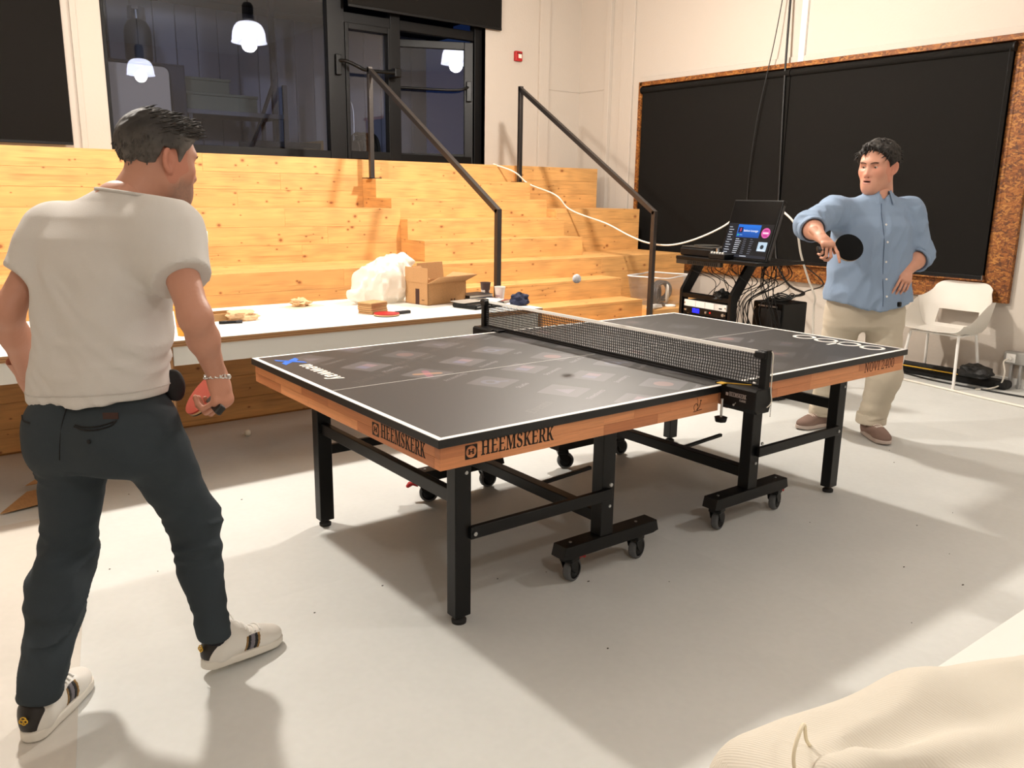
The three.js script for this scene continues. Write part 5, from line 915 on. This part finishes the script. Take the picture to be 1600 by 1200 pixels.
    let e = Math.min(sls[0](x, y, z), sls[1](x, y, z)); e -= folds(x, y, z, .003, 14, 14, 14, 3); d = smin(d, e, .08);
    // keep the cuffs cut square
    return smax(d, neckCut(x, y, z), .004);
  };
  const white = cloth(new THREE.Color(.63, .615, .59), .9);
  part('t_shirt', uvm(nets(shirtF, [-2.52, .86, -.16], [-1.82, 1.54, .70], .0072)), white, P);
  // ribbed neckline and stitched hem
  const colr = [], nu = nrm3(cross3(nax, [0, 0, 1])), nv = cross3(nax, nu); for (let i = 0; i < 40; i++) { const a = i / 40 * 6.2832, d = add3(nu.map(c => c * Math.cos(a)), nv, Math.sin(a)); colr.push(march(shirtF, add3(add3(nC, nax, -.006), d, .16), d.map(c => -c))); } part('neck_band', tube(colr, .0055, 110, 6, true), white, P);
  const hem = []; for (let i = 0; i < 48; i++) { const a = i / 48 * 6.2832, d = [Math.cos(a), 0, Math.sin(a)], u = d[0] * R[0] + d[2] * R[1], y = .930 + .018 * u; hem.push(march(shirtF, add3([-2.174, y, .245], d, .34), d.map(c => -c))); } part('hem_seam', tube(hem, .0015, 160, 5, true), white, P);
  // trousers
  const FP = [.777, -.629]; const pel = sections([[.62, -2.20, .245, .19, .13], [.76, -2.197, .245, .198, .142], [.84, -2.190, .247, .192, .138], [.93, -2.175, .250, .168, .116]], FP, 2.3);
  const legF = (h, k, a, r) => blend(.05, cap(h, k, r[0], r[1]), cap(k, a, r[1], r[2]));
  const calf = (k, a, r) => ell(add3(lerp3(k, a, .3), [-F[0] * .018, 0, -F[1] * .018]), [r, .13, r]);
  const LL = blend(.04, legF(hL, kL, aL, [.104, .070, .057]), calf(kL, aL, .066)), LR = blend(.04, legF(hR, kR, aR, [.106, .066, .047]), calf(kR, aR, .058)), glu = [ell(add3([-2.225, .805, .185], [-F[0] * .05, 0, -F[1] * .05]), [.095, .095, .095]), ell(add3([-2.125, .81, .345], [-F[0] * .05, 0, -F[1] * .05]), [.095, .095, .095])];
  const cuts = [plane(add3(aL, [0, -.030, 0]), [-.25, -1, .25]), plane(add3(aR, [0, -.005, 0]), [0, -1, .15])];
  const band = (y, c, w) => Math.exp(-(((y - c) / w) ** 2));
  const trF = (x, y, z) => {
    let l = smax(LL(x, y, z), cuts[0](x, y, z), .004), r = smax(LR(x, y, z), cuts[1](x, y, z), .004);
    const fl = .0085 * band(y, .34, .14) + .005 * band(y, .70, .07) + .004 * band(y, .15, .07) + .0018, fr = .0085 * band(y, .47, .09) + .005 * band(y, .72, .07) + .003 * band(y, .18, .07) + .0018;
    l -= fl * (1 - 2 * Math.abs(noise(x * 8, y * 30 + z * 8, z * 6))); r -= fr * (1 - 2 * Math.abs(noise(x * 8 + 9, y * 30 - z * 9, z * 6)));
    let d = smax(smax(pel(x, y, z), .70 - y, .06), y - .935, .006); d = smin(d, smin(glu[0](x, y, z), glu[1](x, y, z), .025), .05);
    return smin(smin(d, l, .05), r, .05);
  };
  const slate = cloth(new THREE.Color(.035, .045, .053), .82); 
  part('trousers', uvm(nets(trF, [-2.56, .05, -.02], [-1.80, .95, .58], .0074)), slate, P);
  const back = (u, y) => march(trF, pel.at(y, u, -.4), [FP[0], 0, FP[1]]);
  const welt = pts => tube(pts.map(([u, y]) => add3(back(u, y), [F[0], 0, F[1]], -.001)), .0024, 30, 5);
  const seamM = std(0x0a0c0e, .9);
  part('pocket_welt', merge([welt([[.045, .858], [.08, .853], [.12, .856], [.155, .868], [.160, .878]]), welt([[.048, .862], [.08, .860], [.12, .864], [.155, .875]])]), seamM, P); part('pocket_welt', welt([[-.17, .858], [-.14, .853], [-.10, .853]]), seamM, P);
  part('pocket_button', [rodc(add3(back(.105, .825), [F[0], 0, F[1]], -.003), back(.105, .825), .006)], seamM, P);
  { const a = back(.142, .890), g = bx(0, 0, 0, .040, .018, .003, .001); g.applyQuaternion(new THREE.Quaternion().setFromRotationMatrix(new THREE.Matrix4().makeBasis(V(.84, 0, .54), V(0, 1, 0), V(-.54, 0, .84)))); g.translate(...add3(a, [FP[0], 0, FP[1]], -.004)); part('leather_patch', g, std(0x3a2119, .7), P); }
  part('centre_seam', tube([[0, .92], [0, .86], [.0, .80], [.0, .76]].map(([u, y]) => back(u, y)), .0014, 30, 5), seamM, P);
  // black pouch at the right hip
  { const c = add3(pel.at(.935, .195, .06), [0, 0, 0]); const g = nets((x, y, z) => ell([0, 0, 0], [.030, .048, .026])(x, y, z) + .004 * noise(x * 40, y * 30, z * 40), [-.06, -.08, -.05], [.06, .08, .05], .005); g.rotateZ(.25); g.translate(...c); part('hip_pouch', uvm(g), std(0x08080a, .8), P); }
  // socks and shoes
  const sock = std(0x10131f, .9); part('sock', rodc([-2.434, .055, .368], [-2.428, .165, .375], .032, .043, 20), sock, P); part('sock', rodc([-1.936, .075, .356], [-1.938, .165, .362], .032, .040, 20), sock, P);
  const wl = phys(new THREE.Color(.74, .72, .67), .42, { clearcoat: .2, clearcoatRoughness: .4 }), so = { upper: wl, sole: std(new THREE.Color(.72, .69, .62), .55), tab: std(0x120d0b, .4), lace: M.white, stripes: [[.125, .133, std(0x8a6a3a, .6)], [.133, .143, std(0x0d0d10, .6)], [.143, .158, std(0x6d6a72, .6)], [.158, .168, std(0x0d0d10, .6)], [.168, .176, std(0x8a6a3a, .6)]] };
  shoe(P, 'shoe', shoeM([-2.468, .002, .410], [.62, -.78], 0, 1.02), so); shoe(P, 'shoe', shoeM([-1.985, .028, .366], [.96, -.26], .085, .98), so);
  // bracelet on the right wrist
  { const hg = placeHandFrame(wR, [.10, -.93, .12], [-.55, -.05, -.83]); const links = []; for (let i = 0; i < 34; i++) { const a = i / 34 * 6.2832, p = hg.at((.032) * Math.cos(a), .006 + .008 * Math.cos(a), .028 * Math.sin(a)), g = new THREE.TorusGeometry(.0056, .0026, 6, 10); g.scale(1, 1, .8); g.rotateY(a + i); g.rotateX(i * 1.3); g.translate(...p); links.push(g); } part('bracelet', links, phys(0xe2e2e0, .18, { metalness: 1 }), P); }
  // the bat in his right hand: a thing of its own
  {
    const b = bat('table_tennis_bat', 'red faced table tennis bat in the right hand of the white shirted man', [0, 0, 0], 0, std(0xb23a22, .55));
    const fr = placeHandFrame(wR, [.10, -.93, .12], [-.55, -.05, -.83]); const grip = fr.at(.0, .082, .026);
    // local -x of the bat runs from the handle to the blade
    const out = nrm3([.10, .06, -1]), lng = nrm3([.643, .692, .296]); const xb = out.map(c => -c); let zb = sub3(lng, xb.map(c => c * dot3(lng, xb))); zb = nrm3(zb).map(c => -c); let yb = cross3(zb, xb); if (yb[1] < 0) { zb = zb.map(c => -c); yb = yb.map(c => -c); }
    const m = new THREE.Matrix4().makeBasis(V(...xb), V(...yb), V(...zb)); b.quaternion.setFromRotationMatrix(m); const o = add3(add3(grip, xb, -.105), yb, -.008); b.position.set(...o);
  }
}
function placeHandFrame(w, Y, Z, right = true) { const y = nrm3(Y), z = nrm3(sub3(Z, y.map(c => c * dot3(Z, y)))); let x = cross3(y, z); if (!right) x = x.map(c => -c); return { X: x, Y: y, Z: z, at: (a, b, c) => add3(add3(add3(w, x, a), y, b), z, c) }; }

// ================================================================= the man in the blue shirt (facing the camera)
{
  const P = thing('person', 'man in a light blue shirt and beige trousers reaching forward with a black bat', 'person', [0, 0, 0]);
  const F = [-.50, .866], R = [-.866, -.50];
  const sR = [1.965, 1.405, -.085], sL = [2.445, 1.405, .125], eR = [1.605, 1.330, -.011], wR = [1.453, 1.274, .173], eL = [2.49, 1.151, .205], wL = [2.275, 1.060, .243];
  const hR = [2.13, .80, -.045], hL = [2.30, .80, .115], kR = [2.15, .42, -.10], kL = [2.268, .41, .185], aR = [2.27, .10, -.205], aL = [2.315, .105, .105];
  const skin = [.60, .30, .205];
  const hd = buildHead(P, {
    pos: [2.222, 1.665, .018], fwd: [-.975, -.06, .05], up: [-.05, 1, .02], s: 1.13, skin, mouth: .0042, squint: .0048, iris: [.10, .065, .04], gaze: [-.15, -.1, 1], jaw: 1.1, neckTo: [0, -.16, -.045], neckW: 1.14,
    thick: (x, y, z) => { const t = Math.min(1, Math.max(0, (y + .03) / .09)); return .007 + .016 * sm(t); },
    flow: (x, y, z) => .0075 * noise(x * 40, y * 40, z * 40) + .004 * noise(x * 90, y * 90, z * 90),
    cut: (x, y, z) => { const ax = Math.abs(x); let line = z < -.05 ? -.070 : z < -.032 ? -.070 + (z + .05) * 5.6 : z < .032 ? .031 - .036 * Math.exp(-(((z - .022) / .009) ** 2)) : .024 + (z - .032) * 1.35; if (ax < .052 && z < .03) line = -.072; return (line - y + .006 * noise(x * 60, z * 60, 4)) * .7; },
    region: (x, y, z) => y > -.045 && (z < .03 || y > .05) && (Math.abs(x) < .055 || y > .05 || z < -.055), len: p => p[2] > .04 ? .030 : .022, dirF: (p, d) => p[2] > .03 ? [.35 * Math.sin(p[0] * 70), -.55, .5] : [Math.sin(p[2] * 60) * .6, -.35, -.3 + Math.sin(p[0] * 50)], tufts: 650, rad: .0042,
    hairCol: (x, y, z) => { const n = .7 + .4 * noise(x * 120, y * 90, z * 90); return [.017 * n, .0125 * n, .0095 * n]; }, browMat: std(0x4a3022, .8),
  });
  const armF = (a, b, c) => { const mid = lerp3(b, c, .35); return blend(.03, cap(a, b, .056, .048), cap(b, mid, .046, .050), cap(mid, c, .050, .031)); };
  const arms = [armF(sR, eR, wR), armF(sL, eL, wL)];
  const trunk = sections([[.80, 2.21, .05, .19, .13], [1.0, 2.20, .05, .19, .14], [1.25, 2.20, .035, .185, .125], [1.38, 2.21, .025, .17, .10], [1.46, 2.225, .025, .09, .07], [1.54, 2.24, .03, .062, .062]], F);
  const bodyF = (x, y, z) => { let d = smax(smax(trunk(x, y, z), .82 - y, .02), y - 1.55, .03); for (const a of arms) d = smin(d, a(x, y, z), .03); return d; };
  const body = one(nets(bodyF, [1.38, .80, -.30], [2.62, 1.58, .38], .010), skin);
  const camX = [.794, .014, .608], camY = [.124, .975, -.185], camZ = [-.596, .223, .772], cv = (a, b, c) => add3(add3(add3([0, 0, 0], camX, a), camY, b), camZ, c);
  const hY = cv(.22, -.62, .72), hZ = cv(-.10, -.75, -.65);
  const hr = one(placeHand(wR, hY, hZ, true, { bend: [[.35, .30, .15], [.9, 1.1, .6], [1.0, 1.15, .6], [1.05, 1.2, .6]], spread: .05, thumb: [[.028, .026, .010], [.046, .050, .026], [.052, .074, .036], [.046, .092, .044]] }), skin);
  const hl = one(placeHand(wL, [-.62, -.50, .30], [.15, -.72, -.55], false, { bend: [[.35, .45, .25], [.55, .75, .35], [.65, .85, .4], [.75, .9, .4]], spread: .09 }), skin);
  part('body', merge([body, hd, hr, hl]), skinMat, P);
  // shirt with rolled sleeves
  const tors = sections([[.79, 2.205, .055, .262, .196], [.90, 2.203, .052, .252, .188], [1.05, 2.20, .046, .236, .178], [1.20, 2.20, .040, .232, .166], [1.32, 2.205, .032, .226, .145], [1.40, 2.213, .027, .180, .112], [1.46, 2.225, .026, .110, .086], [1.51, 2.238, .028, .076, .076]], F, 2.35);
  const slv = (s, e, w, t, r) => { const c = lerp3(e, w, t), cp = blend(.04, cap(s, e, r[0], r[1]), cap(e, w, r[1], r[2])), pl = plane(c, sub3(w, e)); return (x, y, z) => Math.max(cp(x, y, z), pl(x, y, z)); };
  const sls = [slv(sR, eR, wR, .30, [.086, .070, .066]), slv(sL, eL, wL, .26, [.088, .072, .068])];
  const neckCut = cap([2.236, 1.50, .03], [2.225, 1.62, .03], .067, .09), vcut = cap(add3([2.236, 1.475, .03], [F[0], 0, F[1]], .085), add3([2.23, 1.56, .03], [F[0], 0, F[1]], .075), .012, .04);
  const yoke = [cap([2.17, 1.44, -.0], sR, .058, .074), cap([2.29, 1.44, .06], sL, .058, .076)];
  const shirtF = (x, y, z) => {
    const u = (x - 2.2) * R[0] + (z - .045) * R[1];
    let d = smax(tors(x, y, z), .835 + .045 * Math.min(1, Math.abs(u) / .2) ** 2 - y, .006); d = smax(d, y - 1.515, .01); d = smin(d, smin(yoke[0](x, y, z), yoke[1](x, y, z), .05), .06);
    d -= .010 * (1 - 1.9 * Math.abs(noise((u + .35 * y) * 9, y * 3.4, z * 3))) * (1 - .7 * sm(Math.min(1, Math.max(0, (y - 1.24) / .16)))) + .005 * (1 - 2 * Math.abs(noise(u * 17, y * 9 + u * 9, 3)));
    let e = Math.min(sls[0](x, y, z), sls[1](x, y, z)); e -= .008 * (1 - 2 * Math.abs(noise(x * 17, y * 19, z * 17))); d = smin(d, e, .05);
    return smax(smax(d, -neckCut(x, y, z), .004), -vcut(x, y, z), .006);
  };
  const blue = cloth(new THREE.Color(.245, .33, .46), .88);
  part('shirt', uvm(nets(shirtF, [1.40, .77, -.30], [2.66, 1.54, .40], .0090)), blue, P);
  const cuff = (e, w, t, r) => { const c = lerp3(e, w, t), d = nrm3(sub3(w, e)), a = add3(c, d, -.030), b = add3(c, d, .026), cp = cap(a, b, r, r * 1.02), inn = cap(add3(a, d, -.1), add3(b, d, .1), r - .010, r - .010), p0 = plane(a, d.map(q => -q)), p1 = plane(b, d); const g = nets((x, y, z) => Math.max(cp(x, y, z) - .005 * noise(x * 30, y * 30, z * 30), p0(x, y, z), p1(x, y, z), -inn(x, y, z)), c.map(q => q - .12), c.map(q => q + .12), .005); part('rolled_cuff', uvm(g), blue, P); };
  cuff(eR, wR, .30, .074); cuff(eL, wL, .24, .076);
  // collar: a folded band with two points
  {
    const pos = [], idx = [], n = 40; const yw = Math.atan2(F[0], F[1]);
    for (let i = 0; i <= n; i++) { const t = i / n, a = .42 + t * (6.2832 - .84), tip = Math.exp(-((Math.min(t, 1 - t) / .10) ** 2)), s = Math.sin(a + yw), c = Math.cos(a + yw), C = [2.234, 0, .03]; const rise = .018 * -Math.cos(a); for (const [r, y] of [[.066, 1.500], [.068, 1.540 + rise * .7], [.074, 1.540 + rise * .7], [.090 + .020 * tip, 1.500 - .040 * tip + rise * .4], [.086 + .020 * tip, 1.498 - .040 * tip + rise * .4]]) pos.push(C[0] + r * s, y, C[2] + r * c); if (i) { const k = (i - 1) * 5; for (let e = 0; e < 4; e++) idx.push(k + e, k + e + 1, k + 6 + e, k + e, k + 6 + e, k + 5 + e); } }
    const g = new THREE.BufferGeometry(); g.setAttribute('position', new THREE.Float32BufferAttribute(pos, 3)); g.setIndex(idx); g.computeVertexNormals(); const bm = blue.clone(); bm.side = THREE.DoubleSide; part('collar', uvm(g), bm, P);
  }
  const front = (u, y) => march(shirtF, tors.at(y, u, .5), [-F[0], 0, -F[1]]);
  part('placket_seam', tube([1.455, 1.40, 1.32, 1.24, 1.16, 1.08, 1.0, .93, .86].map(y => add3(front(.018, y), [F[0], 0, F[1]], .0005)), .0020, 60, 5), std(0x3b4d66, .9), P);
  for (const y of [1.335, 1.235, 1.12, 1.02, .92]) { const q = front(-.004, y); part('button', rodc(add3(q, [F[0], 0, F[1]], -.001), add3(q, [F[0], 0, F[1]], .0035), .0065, .006, 14), M.white, P); }
  // trousers
  const pel = sections([[.62, 2.215, .04, .20, .15], [.76, 2.213, .04, .212, .158], [.86, 2.21, .045, .212, .160], [.93, 2.205, .048, .205, .158]], F, 2.3);
  const LL = blend(.05, cap(hL, kL, .112, .094), cap(kL, aL, .094, .078)), LR = blend(.05, cap(hR, kR, .112, .094), cap(kR, aR, .094, .078)), cuts = [plane([2.31, .105, .11], [0, -1, 0]), plane([2.27, .10, -.205], [0, -1, 0])];
  const trF = (x, y, z) => {
    let l = smax(LL(x, y, z), cuts[0](x, y, z), .005), r = smax(LR(x, y, z), cuts[1](x, y, z), .005); const lo = Math.max(0, 1 - y / .32);
    l -= (.004 + .008 * lo) * (1 - 2 * Math.abs(noise(x * 8, y * 26, z * 8))); r -= (.004 + .008 * lo) * (1 - 2 * Math.abs(noise(x * 8 + 5, y * 26, z * 8)));
    let d = smax(smax(pel(x, y, z), .70 - y, .06), y - .93, .006); d -= .004 * (1 - 2 * Math.abs(noise(x * 9, y * 20, z * 9)));
    return smin(smin(d, l, .05), r, .05);
  };
  const bei = cloth(new THREE.Color(.56, .50, .40), .9); part('trousers', uvm(nets(trF, [1.93, .06, -.36], [2.52, .95, .36], .0095)), bei, P);
  for (const [a, k] of [[aL, kL], [aR, kR]]) { const c = lerp3(a, k, .02), g = nets((x, y, z) => { const r = Math.hypot(x, z); return Math.max(Math.abs(r - .076 - .004 * noise(x * 30, y * 20, z * 30)) - .012, Math.abs(y) - .030) - .003; }, [-.11, -.05, -.11], [.11, .05, .11], .0055); g.translate(c[0], c[1] + .005, c[2]); part('turned_up_hem', uvm(g), bei, P); }
  part('belt_end', bx(...front(-.10, .87), .03, .03, .02, .006), M.black, P);
  part('sock', rodc(add3(aL, [0, -.05, 0]), add3(aL, [0, .03, 0]), .045, .048, 18), std(0xb9b1a6, .9), P); part('sock', rodc(add3(aR, [0, -.05, 0]), add3(aR, [0, .03, 0]), .045, .048, 18), std(0xb9b1a6, .9), P);
  const so = { upper: cloth(new THREE.Color(.25, .17, .14), .85), sole: std(new THREE.Color(.56, .47, .42), .7), lace: std(0xe8ddd2, .8), w: 1.06 }; const toeCap = std(0x5f6a62, .7);
  shoe(P, 'shoe', shoeM([2.352, .002, .045], [-.55, .83], 0, 1.03), { ...so, stripes: [] }); shoe(P, 'shoe', shoeM([2.335, .002, -.185], [-.97, -.20], 0, 1.0), { ...so, stripes: [] });
  { const b = bat('table_tennis_bat', 'black faced table tennis bat held out by the man in the blue shirt', [0, 0, 0], 0, phys(0x08090a, .75, { specularIntensity: .25 })); const fr = placeHandFrame(wR, hY, hZ), grip = fr.at(.0, .080, .022), out = nrm3(cv(.99, .05, -.05)), xb = out.map(c => -c), nn = cv(.02, .20, .97); let yb = nrm3(sub3(nn, xb.map(c => c * dot3(nn, xb)))); const zb = cross3(xb, yb); b.quaternion.setFromRotationMatrix(new THREE.Matrix4().makeBasis(V(...xb), V(...yb), V(...zb))); b.position.set(...add3(add3(grip, xb, -.108), yb, -.008)); }
}
// ------------------------------------------------------------------ the near white table and the jacket on it
{
  const t = thing('near_table', 'white laminate table top in the lower right foreground under the cream jacket', 'table', [0, 0, 0]);
  part('tabletop', bb(-1.8, .2, .747, .75, 2.245, 3.0, .0008), M.lam, t); part('plywood_edge', uvm(bb(-1.8, .2, .72, .747, 2.2455, 3.0, .0008)), M.ply, t);
  for (const x of [-1.78, .18]) part('leg_panel', bb(x - .014, x + .014, 0, .719, 2.28, 2.97), M.lam, t);
}
{
  const f = (x, y, z) => {
    const c = Math.cos(.42), q = Math.sin(.42), X = (x + 1.36) * c + (z - 2.69) * q, Z = -(x + 1.36) * q + (z - 2.69) * c, qx = Math.abs(X) - .62, qz = Math.abs(Z) - .21, qy = Math.abs(y - .776 + .15 * Math.max(0, X + .12) + .22 * Math.max(0, -X - .36)) - .03;
    let d = Math.hypot(Math.max(qx, 0), Math.max(qy, 0), Math.max(qz, 0)) + Math.min(0, Math.max(qx, qy, qz)) - .065;
    d = smin(d, cap([-1.86, .845, 2.36], [-1.40, .845, 2.56], .024, .036)(x, y, z), .022); d = smin(d, cap([-1.40, .845, 2.56], [-1.0, .81, 2.80], .036, .036)(x, y, z), .022); d = smin(d, cap([-1.75, .80, 2.47], [-1.45, .84, 2.72], .05, .05)(x, y, z), .05);
    d -= .012 * (1 - 1.9 * Math.abs(noise(x * 5 + z * 2, y * 4, z * 6 - x * 2))) + .004 * (1 - 2 * Math.abs(noise(x * 14, y * 8, z * 14)));
    return x < -1.82 || z < 2.235 ? Math.max(d, .66 - y) : Math.max(d, .752 - y);
  };
  const ribs = (() => { const t = tex(128, 64, (x, y) => { const v = .5 + .42 * Math.sin(x / 128 * 6.2832 * 16) + .08 * noise(x / 3, y / 9, 2); return [v, v, v]; }, false); t.repeat.set(17, 17); return t; })();
  const j = new THREE.Group(); j.name = 'jacket'; scene.add(j); j.userData = { label: 'cream corduroy jacket bundled on the near white table in the lower right corner', category: 'jacket' };
  part('cloth', uvm(nets(f, [-2.10, .65, 2.05], [-.5, 1.0, 3.05], .0085)), new THREE.MeshPhysicalMaterial({ color: new THREE.Color(.68, .64, .555), roughness: .9, bumpMap: ribs, bumpScale: .0004, sheen: .4, sheenRoughness: .6 }), j);
  const up = (x, z) => march(f, [x, 1.1, z], [0, -1, 0]); const a = up(-1.875, 2.315), b = up(-1.835, 2.300);
  part('drawstring', tube([add3(a, [.0, -.008, .004]), add3(a, [-.005, .03, 0]), add3(a, [.012, .05, -.005]), add3(lerp3(a, b, .7), [0, .045, 0]), add3(b, [.004, .014, 0]), add3(b, [.02, -.006, 0])], .0023, 40, 7), std(0xe6dcc2, .8), j);
  part('seam', tube([[-1.36, 2.46], [-1.36, 2.54], [-1.40, 2.62], [-1.46, 2.70]].map(([x, z]) => up(x, z)), .002, 40, 5), std(0xcdbf9f, .9), j);
}
renderer.render(scene, camera);
